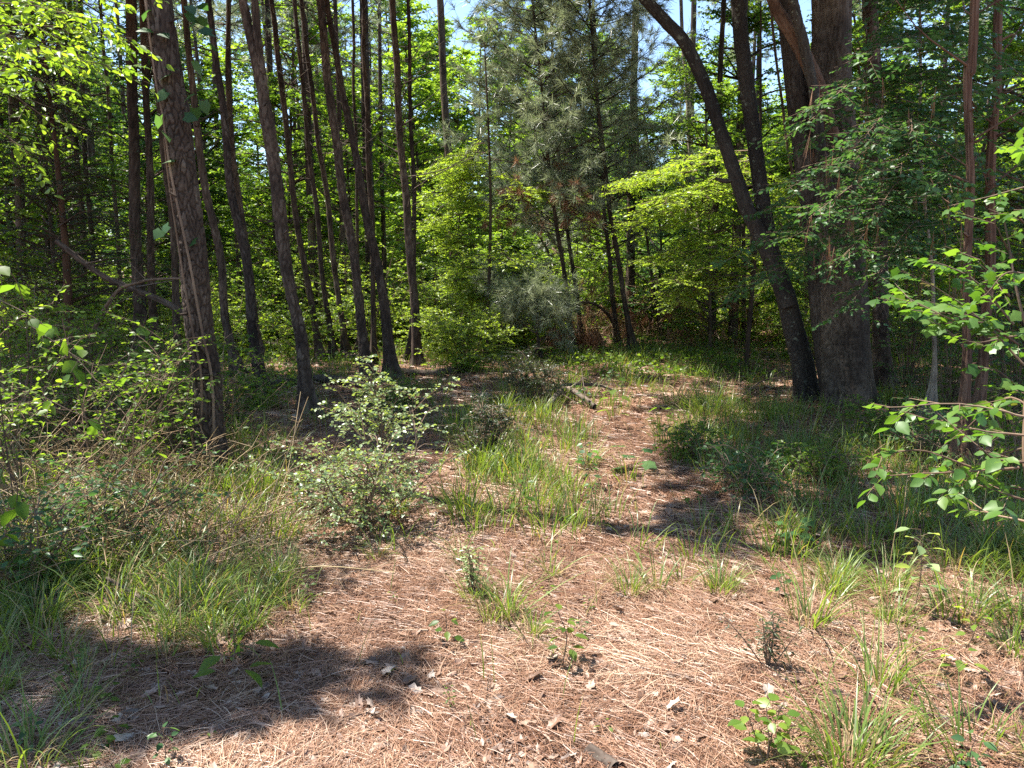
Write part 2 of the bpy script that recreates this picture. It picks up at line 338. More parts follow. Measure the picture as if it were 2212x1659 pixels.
# ------------------------------------------------------------------ needle and leaf litter
def in_view_points(n, y0, y1, pw=1.0, margin=0.4):
    y = y0 * (y1 / y0) ** rng.random(n) ** pw if pw != 0 else rng.uniform(y0, y1, n)
    x = rng.uniform(-1, 1, n) * (0.68 * y + margin + .3)
    return x, y
def build_litter():
    a = Acc()
    def needles(n, y0, y1, wd, Lm, pw=1.0):
        nb = n // 6
        x, y = in_view_points(nb, y0, y1, pw)
        pt = vnoise(x * 1.6 + 200, y * 1.6, 64, 51) * .6 + vnoise(x * 4 + 200, y * 4, 64, 52) * .4; kp = rng.random(nb) < .25 + 1.3 * pt; x, y, pt = x[kp], y[kp], pt[kp]; nb = len(x)
        az0 = rng.uniform(0, 2 * math.pi, nb) * .55 + 1.2 * np.sin(x * 1.9 + 1) + 1.1 * np.cos(y * 2.3) 
        x = np.repeat(x, 6) + rng.normal(0, .035, nb * 6); y = np.repeat(y, 6) + rng.normal(0, .035, nb * 6)
        az_ = np.repeat(az0, 6) + rng.normal(0, .5, nb * 6); k = len(x)
        L = Lm * rng.uniform(.45, 1.15, k); tilt = np.abs(rng.normal(0, .11, k)); bend = rng.normal(0, .25, k)
        z0 = gh(x, y) + rng.uniform(-.004, .02, k)
        pts = []
        px_, py_, pz = x.copy(), y.copy(), z0.copy()
        for s_ in range(4):
            pts.append(np.stack([px_, py_, pz], -1))
            a_ = az_ + bend * (s_ / 2); px_ = px_ + np.cos(a_) * L / 3; py_ = py_ + np.sin(a_) * L / 3; pz = np.maximum(pz + L / 3 * np.sin(tilt) * (1 - s_ * .7), gh(px_, py_) + .001)
        C = np.stack(pts, 1); sd_ = np.stack([-np.sin(az_), np.cos(az_), rng.normal(0, .5, k)], -1) * wd / 2
        V = np.stack([C - sd_[:, None], C + sd_[:, None]], 2).reshape(k, 8, 3)
        Fq = np.array([[0, 1, 3, 2], [2, 3, 5, 4], [4, 5, 7, 6]])
        a.add(V.reshape(-1, 3), (Fq[None] + 8 * np.arange(k)[:, None, None]).reshape(-1, 4), np.repeat(np.clip(rng.random(k) * .75 + np.repeat(pt, 6) * .5 - .12, 0, 1), 8))
    needles(185000, 1.9, 4.6, .0017, .14)
    needles(145000, 4.4, 9, .0028, .15)
    needles(50000, 8.5, 22, .008, .19)
    o = part('pine_needle_litter', a, M['litter'], smooth=False)
    tag(o, 'rust brown pine needles lying thick over the whole ground', 'pine needles', kind='stuff')
    a = Acc()
    for s_ in range(5):
        for n, y0, y1, sz in ((800, 1.9, 5, .075), (1300, 4.5, 12, .085), (900, 10, 22, .10)):
            x, y = in_view_points(n * 2, y0, y1); kp = vnoise(x * 1.4 + 100, y * 1.4, 64, 61) * 1.1 > rng.random(n * 2); x, y = x[kp], y[kp]; n = len(x); z = gh(x, y) + rng.uniform(.002, .02, n)
            az_ = rng.uniform(0, 6.28, n); D = np.stack([np.cos(az_), np.sin(az_), rng.normal(0, .18, n)], -1)
            N = np.stack([rng.normal(0, .3, n), rng.normal(0, .3, n), rng.choice([-1, 1], n)], -1)
            scatter(a, deadleaf(s_), np.stack([x, y, z], -1), D, N, sz * rng.uniform(.35, 1.25, n), rng.uniform(.5, 1.1, n))
    x, y = in_view_points(9000, 1.9, 14); n = len(x)
    D = rdir(n, -.2, .2); scatter(a, LEAF4, np.stack([x, y, gh(x, y) + rng.uniform(0, .015, n)], -1), D, np.stack([rng.normal(0, .4, n), rng.normal(0, .4, n), np.ones(n)], -1), rng.uniform(.012, .04, n), 1.3)
    o = part('leaf_litter', a, M['dead_leaf'], smooth=False)
    tag(o, 'dry curled brown and grey dead leaves strewn on the needles', 'dead leaves', kind='stuff')
    a = Acc(); x, y = in_view_points(900, 1.9, 12); n = len(x)
    O = np.stack([x, y, gh(x, y) + .008], -1); D = rdir(n, -.06, .1); E = O + D * rng.uniform(.04, .28, n)[:, None]
    E[:, 2] = np.maximum(E[:, 2], gh(E[:, 0], E[:, 1]) + .004); sticks(a, O, E, rng.uniform(.001, .004, n))
    tag(part('twig_litter', a, M['twig']), 'small broken grey twigs scattered among the needles', 'twigs', kind='stuff')
build_litter()

# ------------------------------------------------------------------ trees
TREES = []          # (thing, base point, trunk polyline, crown accumulators)
def trunk_line(pts, top_z=14.0, lean_y=0.0, near_=False):
    """pts: (px, py, width px) from the base upward; first point stands on the ground"""
    b = G(pts[0][0], pts[0][1]); Y = b[1]; C = [b - np.array([0, 0, .15])]; rr = [pts[0][2] * Y / F / 2 * .80]
    for px, py, w_ in pts[1:]:
        p = P(px, py, Y + lean_y * (pts[0][1] - py) / 1000); C.append(p); rr.append(w_ * p[1] / F / 2 * (.92 if near_ else .72))
    C = np.array(C); d = norm(C[-1] - C[-2]); 
    d = norm(d * np.array([.8, .8, 1]))
    if C[-1][2] < top_z:
        h = top_z - C[-1][2]
        for k in (0.5, 1.0): C = np.vstack([C, C[-1] + d * (h * .5) / d[2]]); rr.append(rr[len(pts) - 1] * (1 - .8 * k) + .012)
    return C, np.array(rr)
def resample(C, rr, step):
    L = np.linalg.norm(np.diff(C, axis=0), axis=1).sum(); n = max(6, int(L / step)); Cs = smoothline(C, n)
    ds = np.concatenate([[0], np.cumsum(np.linalg.norm(np.diff(C, axis=0), axis=1))]); ss = np.concatenate([[0], np.cumsum(np.linalg.norm(np.diff(Cs, axis=0), axis=1))])
    return Cs, np.interp(ss / ss[-1], np.arange(len(C)) / (len(C) - 1), rr) if False else np.interp(ss * ds[-1] / ss[-1], ds, rr)
def bare_branches(a, C, rr, n, z0, z1, Lm=1.1, up=.25, rad=.009):
    """thin dead branches with forks"""
    zs = C[:, 2]
    ns = int(14 + n * .5) if rad > .005 else 0
    for k in range(ns):
        z = rng.uniform(.6, z1); i = int(np.argmin(abs(zs - z))); d = rdir(1, -.1, .5)[0]; L = rr[i] + rng.uniform(.03, .16); tube(a, np.array([C[i], C[i] + d * L * .7, C[i] + d * L + rng.normal(0, .01, 3)]), [.013, .010, .004], 5)
    for k in range(n):
        z = rng.uniform(z0, z1); i = int(np.argmin(abs(zs - z))); o = C[i]; d = rdir(1, -.1, .6)[0]; d[2] += up * .4; d = norm(d); L = Lm * rng.uniform(.25, 1.3)
        q = [o + d * L * t + np.array([0, 0, .22 * L * t * t]) + rng.normal(0, .035 * L, 3) * t for t in (0, .3, .6, 1)]
        tube(a, smoothline(q, 7), np.linspace(rad * rng.uniform(.7, 1.3), .0025, 7), 4)
        m = int(2 + L * 3); t = rng.uniform(.25, .95, m); pc = smoothline(q, 30)[(t * 29).astype(int)]
        sticks(a, pc, pc + norm(d + rng.normal(0, .7, (m, 3))) * rng.uniform(.08, .45, (m, 1)) * min(L, 1.2), .0035, .0012)
def tree(name, label, pts, bark='bark_pine', cat='tree', group=None, top_z=14, flare=.10, branches=16, near=False, pw=.06, ph=.13, amp=.012, seed=1, bz=(3, 9), bl=1.1, lobes=0, lean_y=0):
    C, rr = trunk_line(pts, top_z, lean_y, near); dist = C[0][1]
    Cs, rs = resample(C, rr, .02 if near else (.05 if dist < 12 else .10))
    wob = 0.006 if near else .012
    Lc = np.linspace(0, 1, len(Cs)) * 14; Cs = Cs + wob * np.stack([np.sin(Lc * 1.9 + seed), np.cos(Lc * 1.3 + seed), 0 * Lc], -1)
    a = Acc(); bark_tube(a, Cs, rs, 96 if near else (44 if dist < 12 else 24), pw, ph, amp, seed, flare, lobes)
    if branches: bare_branches(a, Cs, rs, branches, bz[0], bz[1], bl)
    b = G(pts[0][0], pts[0][1]); t = thing(name, b, label, cat, group); part('trunk', a, M[bark], t)
    TREES.append([t, b, Cs, rs, []]); return t
PG = 'pines of the left stand'
# foreground pine
tree('pine_tree', 'thick foreground pine with reddish plated bark and a vine climbing it', [(458, 1012, 74), (447, 850, 62), (437, 760, 60), (420, 600, 60), (402, 430, 58), (380, 250, 57), (345, 0, 54)],
     near=True, seed=3, pw=.036, ph=.10, amp=.017, branches=6, bz=(4, 9))
tree('pine_tree', 'dark straight pine just left of the vine-covered foreground pine', [(303, 800, 40), (298, 600, 32), (288, 300, 28), (282, 0, 28)], group=PG, seed=4, amp=.016)
tree('pine_tree', 'slanting pine rising between the dark straight pine and the foreground pine', [(336, 790, 24), (330, 640, 22), (320, 300, 18), (306, 0, 17)], group=PG, seed=5)
tree('pine_tree', 'thin leaning pine emerging from directly behind the foreground pine', [(388, 800, 20), (372, 500, 18), (352, 300, 17), (330, 120, 15), (312, 0, 14)], group=PG, seed=41)
tree('pine_tree', 'grey barked pine just right of the foreground pine with big vine leaves in front', [(516, 812, 24), (490, 700, 22), (472, 540, 22), (432, 330, 20), (398, 0, 15)], group=PG, seed=6)
tree('pine_tree', 'first slender dark pine right of the grey barked pine', [(566, 850, 27), (548, 720, 26), (530, 560, 26), (497, 390, 20), (478, 200, 18), (448, 0, 15)], group=PG, seed=7)
tree('pine_tree', 'slender pine close behind the first slender dark pine', [(565, 775, 18), (548, 660, 18), (510, 380, 17), (494, 230, 14), (493, 0, 12)], group=PG, seed=8)
te = tree('pine_tree', 'stout dark pine that forks into two stems high above the fallen log', [(672, 892, 38), (655, 770, 34), (632, 650, 32), (608, 490, 36), (583, 300, 34), (566, 190, 26), (552, 0, 17)], group=PG, seed=9, amp=.016, branches=14)
tree('pine_tree', 'narrow pine standing right of the forked pine', [(697, 775, 18), (665, 620, 17), (632, 400, 16), (602, 130, 15), (586, 0, 13)], group=PG, seed=10)
tree('pine_tree', 'thinnest pine of the pair in the middle of the stand, left one', [(722, 775, 14), (700, 620, 14), (683, 450, 13), (660, 250, 12), (637, 0, 11)], group=PG, seed=12)
tree('pine_tree', 'thinnest pine of the pair in the middle of the stand, right one', [(748, 772, 16), (722, 560, 15), (700, 380, 14), (680, 250, 13), (652, 0, 12)], group=PG, seed=13)
tree('pine_tree', 'dark pine whose foot is hidden by the pale small-leaved shrub', [(797, 825, 28), (782, 700, 26), (755, 500, 24), (733, 360, 23), (712, 200, 22), (690, 0, 20)], group=PG, seed=14, amp=.016)
tree('pine_tree', 'curved pine with a broad foot beside the dark pine', [(850, 818, 36), (838, 720, 30), (812, 560, 26), (785, 430, 22), (755, 270, 19), (728, 130, 16), (706, 0, 14)], group=PG, seed=15)
tree('pine_tree', 'thin straight pine crossing behind the curved pine', [(809, 772, 13), (803, 500, 14), (795, 300, 14), (787, 130, 12), (784, 0, 11)], group=PG, seed=16, branches=26, bz=(3, 8))
tree('pine_tree', 'tall straight pine at the right edge of the stand', [(905, 790, 27), (893, 640, 24), (882, 480, 22), (867, 330, 19), (858, 170, 18), (849, 0, 17)], group=PG, seed=17, branches=34, bl=1.7, bz=(2.5, 8))
tree('pine_tree', 'slim pine touching the tall straight pine at the edge of the stand', [(884, 775, 12), (896, 500, 12), (889, 300, 11), (881, 0, 9)], group=PG, seed=18, branches=30, bl=1.6, bz=(2.5, 8))
tree('pine_tree', 'very thin pine pole seen behind the curved pine', [(776, 760, 8), (772, 420, 8), (765, 200, 8), (762, 0, 7)], group=PG, seed=19, branches=14)
tree('pine_tree', 'dark pine near the left edge rising behind bright leaves', [(60, 760, 26), (45, 500, 25), (32, 250, 26), (20, 0, 24)], group=PG, seed=20)
tree('pine_tree', 'left pine of the two close thin trunks in the shade at left', [(186, 745, 16), (178, 500, 14), (162, 250, 14), (150, 0, 13)], group=PG, seed=21)
tree('pine_tree', 'right pine of the two close thin trunks in the shade at left', [(210, 742, 13), (196, 500, 12), (180, 250, 12), (172, 0, 11)], group=PG, seed=22)
tree('pine_tree', 'small pine trunk left of the dark straight pine', [(262, 752, 12), (250, 450, 10), (232, 200, 9), (215, 0, 8)], group=PG, seed=23)
tree('pine_tree', 'grey distant pine trunk standing alone behind the middle clearing', [(990, 712, 26), (978, 500, 23), (963, 250, 20), (950, 0, 19)], 'bark_far', seed=24, branches=20, top_z=20, bl=2)
# forked second stem
def extra_trunk(t, name, C, rr, bark, seed=1, sides=30, **k):
    Cs, rs = resample(np.array(C), np.array(rr), .05); a = Acc(); bark_tube(a, Cs, rs, sides, k.get('pw', .06), k.get('ph', .13), k.get('amp', .012), seed)
    return part(name, a, M[bark], t)
Ye = G(672, 892)[1]
def px_line(pts, Y): 
    C = []; r_ = []
    for q in pts:
        yy = q[3] if len(q) > 3 else Y; p = P(q[0], q[1], yy); C.append(p); r_.append(q[2] * yy / F / 2)
    return C, r_
C_, r_ = px_line([(592, 330, 22), (572, 220, 22), (548, 110, 19), (525, 0, 17), (505, -150, 15), (470, -600, 8)], Ye); extra_trunk(te, 'limb', C_, r_, 'bark_pine', 31)

# oak and two-stemmed tree on the right
oak = tree('oak_tree', 'massive grey barked oak trunk standing right of the leaning lichened tree', [(1832, 872, 122), (1826, 760, 108), (1822, 600, 100), (1812, 400, 92), (1800, 200, 84), (1795, 0, 82)],
     'bark_oak', near=True, seed=51, pw=.032, ph=.20, amp=.013, flare=.09, branches=4, top_z=15, lobes=4)
Yo = G(1832, 872)[1]
C_, r_ = px_line([(1800, 860, 50), (1782, 700, 54), (1765, 500, 52), (1742, 330, 50), (1722, 180, 48), (1708, 60, 46), (1690, -60, 44), (1660, -500, 26)], Yo + .22); extra_trunk(oak, 'limb', C_, r_, 'bark_oak', 52, 60, pw=.04, ph=.12, amp=.018)
C_, r_ = px_line([(1800, 300, 26), (1765, 180, 30), (1722, 90, 28), (1690, 40, 24), (1668, -10, 22), (1620, -200, 14)], Yo - .35); extra_trunk(oak, 'limb', C_, r_, 'bark_cedar', 53, 36)
C_, r_ = px_line([(1808, 480, 18), (1775, 330, 20), (1760, 210, 20), (1735, 90, 20), (1712, 0, 18), (1690, -150, 12)], Yo - .5); extra_trunk(oak, 'limb', C_, r_, 'bark_lichen', 54, 30)
lean = tree('leaning_tree', 'leaning dark tree with pale lichen whose two stems part above its foot', [(1748, 862, 62), (1735, 800, 50), (1722, 740, 48), (1700, 650, 44), (1672, 560, 34), (1648, 430, 33), (1622, 260, 32), (1606, 120, 32), (1594, 0, 32)],
     'bark_lichen', near=True, seed=55, pw=.035, ph=.05, amp=.008, flare=.04, branches=5)
Yl = G(1748, 862)[1]
C_, r_ = px_line([(1702, 660, 36), (1680, 600, 34), (1648, 520, 32), (1614, 450, 30), (1590, 380, 28), (1556, 280, 26), (1525, 190, 26), (1480, 95, 25), (1440, 50, 24), (1395, 0, 22), (1330, -80, 20), (1200, -300, 14)], Yl - .12); extra_trunk(lean, 'limb', C_, r_, 'bark_lichen', 56, 60, pw=.035, ph=.05, amp=.007)
C_, r_ = px_line([(1590, 385, 12), (1570, 392, 9), (1545, 385, 6)], Yl - .12); extra_trunk(lean, 'limb', C_, r_, 'bark_lichen', 57, 12)
tree('dark_tree', 'nearly black trunk in shade close behind the massive oak', [(1906, 838, 46), (1902, 600, 40), (1895, 300, 36), (1885, 0, 34)], 'bark_pine', seed=58)
tree('cedar_tree', 'left one of the paired shaggy reddish cedar trunks', [(2078, 1015, 34), (2085, 850, 24), (2090, 650, 21), (2092, 400, 20), (2096, 150, 20), (2102, 0, 20)], 'bark_cedar', seed=59, pw=.03, ph=.5, amp=.01, bz=(2, 5), branches=10)
tree('cedar_tree', 'right one of the paired shaggy reddish cedar trunks', [(2100, 960, 26), (2118, 840, 25), (2132, 680, 26), (2138, 500, 26), (2148, 250, 22), (2156, 0, 21)], 'bark_cedar', seed=60, pw=.03, ph=.5, amp=.01, bz=(2, 5), branches=10)
horn = tree('understory_tree', 'thin smooth grey trunk whose layered leafy boughs veil the oak', [(2012, 905, 12), (2018, 780, 11), (2016, 650, 10), (2000, 450, 9), (1985, 200, 8), (1990, 0, 7)], 'bark_pale', seed=61, branches=0, top_z=7, pw=.2, ph=.2, amp=.002)
tree('pale_tree', 'thin whitish speckled trunk lit by sun beyond the leaning tree', [(1546, 730, 13), (1530, 620, 12), (1512, 500, 11), (1492, 330, 11), (1482, 180, 11), (1474, 60, 10)], 'bark_pale', seed=62, branches=6, pw=.2, ph=.2, amp=.002)
tree('dead_tree', 'bare brown pole in the gap between the leaning tree and the oak', [(1742, 760, 9), (1738, 560, 8), (1700, 300, 7), (1680, 150, 6)], 'twig', seed=63, branches=10)
# young pines of the middle
YG = 'young soft-needled pines in the middle'
yp = []
yp.append(tree('young_pine', 'tallest young pine with soft grey green needles filling the middle of the view', [(1370, 758, 15), (1345, 620, 14), (1325, 500, 13), (1308, 380, 11), (1290, 200, 9), (1272, 0, 8)], seed=71, group=YG, branches=16, bz=(1.2, 4), top_z=11, amp=.006, ph=.08, pw=.04))
yp.append(tree('young_pine', 'reddish young pine left of the tallest young pine', [(1243, 765, 14), (1225, 640, 13), (1205, 500, 12), (1188, 380, 10), (1178, 280, 8), (1160, 100, 6)], seed=72, group=YG, branches=18, bz=(1.2, 4), top_z=9, amp=.006, ph=.08, pw=.04))
yp.append(tree('young_pine', 'young pine just behind the reddish young pine', [(1262, 745, 12), (1240, 600, 12), (1222, 460, 10), (1204, 300, 8), (1196, 150, 6)], seed=73, group=YG, branches=14, bz=(1.2, 4), top_z=9.5, amp=.006, ph=.08, pw=.04))
yp.append(tree('young_pine', 'thin young pine between the tallest young pine and the pale trunk', [(1430, 735, 9), (1412, 620, 8), (1395, 500, 7), (1380, 370, 6), (1374, 200, 5)], seed=74, group=YG, branches=10, bz=(1.2, 4), top_z=8, amp=.004, ph=.08, pw=.04))
yp.append(tree('young_pine', 'shaded young pine behind the arched dead branch', [(1334, 745, 13), (1322, 620, 13), (1308, 480, 11), (1296, 300, 9)], seed=75, group=YG, branches=14, bz=(1, 3), top_z=9, amp=.006, ph=.08, pw=.04))
yp.append(tree('young_pine', 'thin young pine slanting to the left from beside the dead needles', [(1232, 700, 8), (1208, 600, 7), (1160, 500, 6), (1095, 395, 5), (1070, 340, 4)], seed=76, group=YG, branches=12, bz=(1, 3), top_z=5.5, amp=.004, ph=.08, pw=.04))

def needle_crown(t_index_thing, z0, z1, Rm, nb, per=9, dead_to=None, need=34, wd=.005):
    e = next(q for q in TREES if q[0] == t_index_thing); C = e[2]; a = Acc(); wd_a = Acc(); dd = Acc()
    O = []; D = []; DO = []; DD = []
    for k in range(nb):
        f = k / nb; z = z0 + (z1 - z0) * f; i = int(np.argmin(abs(C[:, 2] - z))); o = C[i]; L = Rm * (1 - .75 * f ** 1.5) * rng.uniform(.6, 1.15)
        d = rdir(1, .05, .45)[0]; q = np.array([o + d * L * t + np.array([0, 0, .15 * L * t * t]) for t in (0, .33, .66, 1)]) + rng.normal(0, .05, (4, 3)) * np.array([[0], [.5], [1], [1]])
        s_ = smoothline(q, 20); tube(wd_a, s_[::3], np.linspace(.014, .004, 7), 4)
        m = per; t = rng.uniform(.3, 1, m); pc = s_[(t * 19).astype(int)]; sdv = norm(d + rng.normal(0, .6, (m, 3)) + [0, 0, .15]); e_ = pc + sdv * rng.uniform(.1, .5, (m, 1))
        sticks(wd_a, pc, e_, .004, .002)
        dead = dead_to and z < dead_to and rng.random() < .45
        (DO if dead else O).append(e_); (DD if dead else D).append(sdv)
    if O: tufts(a, np.concatenate(O), np.concatenate(D), need, .19, wd)
    part('crown', a, M['needle'], e[0], False); part('limb', wd_a, M['bark_pine'], e[0])
    if DO:
        tufts(dd, np.concatenate(DO), np.concatenate(DD) + [0, 0, -.7], need, .16, wd); part('dead_foliage', dd, M['needle_dead'], e[0], False, label='dead brown needles')
needle_crown(yp[0], 2.2, 10.5, 2.5, 105, 15, 2.8, wd=.008, need=40); needle_crown(yp[1], 2.3, 8.8, 2.3, 75, 13, 3.0, wd=.008, need=40); needle_crown(yp[2], 2.4, 9.3, 2.3, 75, 13, 3.0, wd=.008, need=40)
for px_, py_, h_, lab in ((1165, 775, 120, 'low soft needled pine sapling glowing at the end of the clearing'), (1110, 755, 150, 'pine sapling behind the glowing low one'), (1060, 740, 110, 'small pine sapling among the sunlit bushes')):
    q = tree('pine_sapling', lab, [(px_, py_, 5), (px_ - 4, py_ - h_ * .5, 4), (px_ - 8, py_ - h_, 3)], seed=80, branches=3, bz=(.3, 1), top_z=0, amp=.002)
    needle_crown(q, .35, 1.6 + h_ / 100, .9, 42, 9, wd=.007, need=36)
needle_crown(yp[3], 3.4, 7.8, 1.2, 34, 8); needle_crown(yp[4], 2.0, 8.8, 1.9, 60, 9, 3.2); needle_crown(yp[5], 2.2, 5.2, 1.3, 26, 8)

# ------------------------------------------------------------------ boughs and shrubs
def boughs(leaf_a, wood_a, lines, twigs=14, tl=.28, nl=9, size=.05, tmpl=LEAF4, droop=.3, r0=.006, up=.8, wid=1.0, flat=.35):
    for q in lines:
        q = np.asarray(q, float); s_ = smoothline(q, 40); L = np.linalg.norm(np.diff(s_, axis=0), axis=1).sum()
        s_ = s_ + np.cumsum(rng.normal(0, .006 * L, s_.shape), 0) * .3
        tube(wood_a, s_[::3], np.linspace(r0, .0018, len(s_[::3])), 5)
        m = max(3, int(twigs * L)); t = np.linspace(.12, 1, m); i = (t * 38).astype(int); o = s_[i]; d = norm(s_[i + 1] - s_[i])
        lat = norm(np.cross(d, [0, 0, 1.0])) * np.where(np.arange(m) % 2 == 0, 1, -1)[:, None]
        D = norm(d * .7 + lat * .8 + rng.normal(0, flat, (m, 3)) * [1, 1, .5]); Lt = tl * rng.uniform(.45, 1.2, m)
        E = o + D * Lt[:, None]; sticks(wood_a, o, E, .0022, .001); sprays(leaf_a, o, D, Lt, nl, size, tmpl, up=up, droop=droop, wid=wid)
# the layered veil in front of the oak, carried by the thin grey trunk
lf, wd_ = Acc(), Acc(); base = TREES[[q[0] for q in TREES].index(horn)][2]
def from_trunk(Cl, pz, end, sag=.1):
    i = int(np.argmin(abs(Cl[:, 2] - pz))); o = Cl[i]; e = np.array(end); m = (o + e) / 2; m[2] += sag; return [o, m, e]
L_ = []
for (ex, ey, eY, z) in [(1690, 300, 7.2, 3.4), (1760, 240, 6.6, 3.6), (1700, 400, 7.0, 2.9), (1640, 470, 7.4, 2.7), (1560, 560, 7.6, 2.5), (1700, 520, 6.8, 2.4), (1830, 380, 6.2, 2.9), (1850, 300, 6.0, 3.2),
                       (1960, 130, 6.2, 3.9), (2090, 120, 6.4, 4.0), (2100, 210, 6.2, 3.6), (1890, 480, 6.2, 2.5), (1980, 300, 6.0, 3.2), (2110, 320, 6.4, 3.2), (1640, 620, 7.6, 2.2), (1760, 620, 7.0, 2.1),
                       (2080, 540, 6.4, 2.5), (1900, 600, 6.4, 2.2), (1830, 680, 6.8, 1.9), (2180, 430, 6.8, 2.8), (1560, 640, 8.2, 2.1), (1720, 330, 8.2, 3.4), (1800, 500, 8.4, 2.8), (1930, 220, 7.4, 3.7), (2150, 30, 6.2, 4.3), (2050, 40, 6.6, 4.4), (1900, 60, 7, 4.4), (2190, 180, 6.0, 3.9), (2200, 270, 6.2, 3.5), (1940, 400, 5.8, 2.9), (2060, 420, 5.8, 2.8), (1770, 470, 6.4, 2.6), (1830, 560, 6.6, 2.3), (1870, 140, 6.6, 3.9)]:
    L_.append(from_trunk(base, z, P(ex, ey, eY), .22))
boughs(lf, wd_, L_, twigs=17, tl=.34, nl=10, size=.064, tmpl=LEAF8, droop=.25, wid=1.0)
part('foliage', lf, M['leaf_cool'], horn); part('limb', wd_, M['twig'], horn)
# hanging brown needles caught in the veil
a = Acc(); n = 60
hx = rng.uniform(1740, 2110, n); hy = rng.uniform(200, 640, n)
O = np.array([P(x, y, rng.uniform(6.2, 7.4)) for x, y in zip(hx, hy)]); tufts(a, O, np.tile([0, 0, -1.0], (n, 1)) + rng.normal(0, .1, (n, 3)), 7, .2, .003, .12)
tag(part('fallen_needles', a, M['needle_dead'], None, False), 'bunches of fallen brown pine needles caught on the layered boughs before the oak', 'pine needles', kind='stuff')

def bough_thing(name, label, cat, base_pt, lines, lmat, leafname='foliage', stem=None, group=None, **k):
    t = thing(name, base_pt, label, cat, group); lf, wd_ = Acc(), Acc()
    if stem is not None:
        for s_, r0 in stem:
            c = smoothline(s_, 30); tube(wd_, c, np.linspace(r0, r0 * .35, 30), 9)
    boughs(lf, wd_, lines, **k); part(leafname, lf, M[lmat], t); part('stem', wd_, M['twig'], t); return t
def PP(*q): return [P(*p) for p in q]
# right foreground: star-leaved sapling and broad-leaved sapling
b = np.array([2.75, 3.6, 0.0]); b[2] = gh(b[0], b[1])
s1 = [b, b + [-.1, 0, .9], P(2215, 700, 3.5), P(2170, 480, 3.6)]
bough_thing('sweetgum_sapling', 'bright sapling with star shaped leaves reaching in from the right edge', 'sapling', b,
    [PP((2225, 800, 3.5), (2120, 690, 3.6), (1990, 600, 3.7)), PP((2200, 745, 3.5), (2080, 670, 3.4), (1905, 650, 3.6)), PP((2190, 700, 3.5), (2100, 600, 3.5), (2010, 560, 3.6)), PP((2180, 640, 3.5), (2120, 560, 3.3)), 
     PP((2190, 560, 3.6), (2150, 480, 3.5)), PP((2230, 860, 3.3), (2150, 800, 3.3)), PP((2230, 600, 3.3), (2180, 590, 3.2), (2130, 640, 3.2)), PP((2230, 400, 3.8), (2120, 430, 3.9)), PP((2230, 720, 3.9), (2100, 740, 4.0), (2020, 700, 4.1)), PP((2210, 480, 3.6), (2190, 450, 3.4)), PP((2240, 320, 3.6), (2205, 330, 3.3)), PP((2150, 700, 3.5), (2060, 690, 3.3), (1960, 640, 3.4))],
    'leaf_fresh', stem=[(s1, .011)], twigs=16, tl=.16, nl=6, size=.058, tmpl=STAR, droop=.6, r0=.006, up=.9)
b = np.array([2.35, 2.9, 0.0]); b[2] = gh(b[0], b[1])
bough_thing('broadleaf_sapling', 'sapling with large smooth oval leaves low at the right edge', 'sapling', b,
    [PP((2212, 900, 2.9), (2080, 870, 2.9), (1910, 880, 2.9)), PP((2212, 940, 2.8), (2120, 930, 2.8), (1990, 905, 2.8)), PP((2200, 1010, 2.7), (2050, 1020, 2.7), (1900, 1030, 2.75)), PP((2100, 1010, 2.8), (1990, 975, 2.8), (1905, 990, 2.8)),
     PP((2212, 1080, 2.6), (2150, 1060, 2.6)), PP((2230, 1000, 2.6), (2150, 990, 2.6), (2110, 960, 2.6)), PP((2230, 880, 2.9), (2170, 860, 3), (2080, 930, 3.1)), PP((2230, 1130, 2.7), (2140, 1110, 2.8), (2090, 1080, 2.9)), PP((2230, 960, 3.2), (2120, 1000, 3.3), (2040, 1080, 3.4)), PP((2230, 1060, 3.2), (2140, 1050, 3.3))],
    'leaf_fresh', stem=[([b, P(2230, 1100, 2.8), P(2212, 900, 2.9), P(2225, 820, 3.0)], .008)], twigs=13, tl=.15, nl=5, size=.062, tmpl=LEAF8, droop=.7, r0=.005, up=.8, wid=1.25)
# top left: bright narrow leaves of a willow oak just outside the frame
b = np.array([-4.0, 4.3, 0.0]); b[2] = gh(b[0], b[1])
tl_lines = []
for (x0, y0, x1, y1, Y) in [(-140, 20, 180, 40, 4.2), (-140, 70, 300, 80, 4.4), (-130, 130, 260, 150, 4.2), (-130, 170, 150, 200, 3.9), (-130, 230, 210, 130, 4.6), (-130, 280, 60, 330, 3.8), (-130, -40, 260, 10, 4.6), (-100, -60, 330, -30, 5), (-130, 90, 120, 110, 3.6), (-130, 200, 100, 250, 4.4), (-130, 20, 230, 60, 5.0)]:
    tl_lines.append(PP((x0, y0, Y), ((x0 + x1) / 2, min(y0, y1) - 15, Y), (x1, y1, Y)))
bough_thing('willow_oak', 'tree with narrow bright yellow green leaves in the top left corner', 'tree', b, tl_lines, 'leaf_bright',
    stem=[([b, b + [.05, 0, 1.5], b + [-.05, .1, 3.2], b + [.1, 0, 5]], .06)], twigs=22, tl=.26, nl=9, size=.055, tmpl=LEAF8, droop=.5, wid=.85, up=.5, flat=.5)
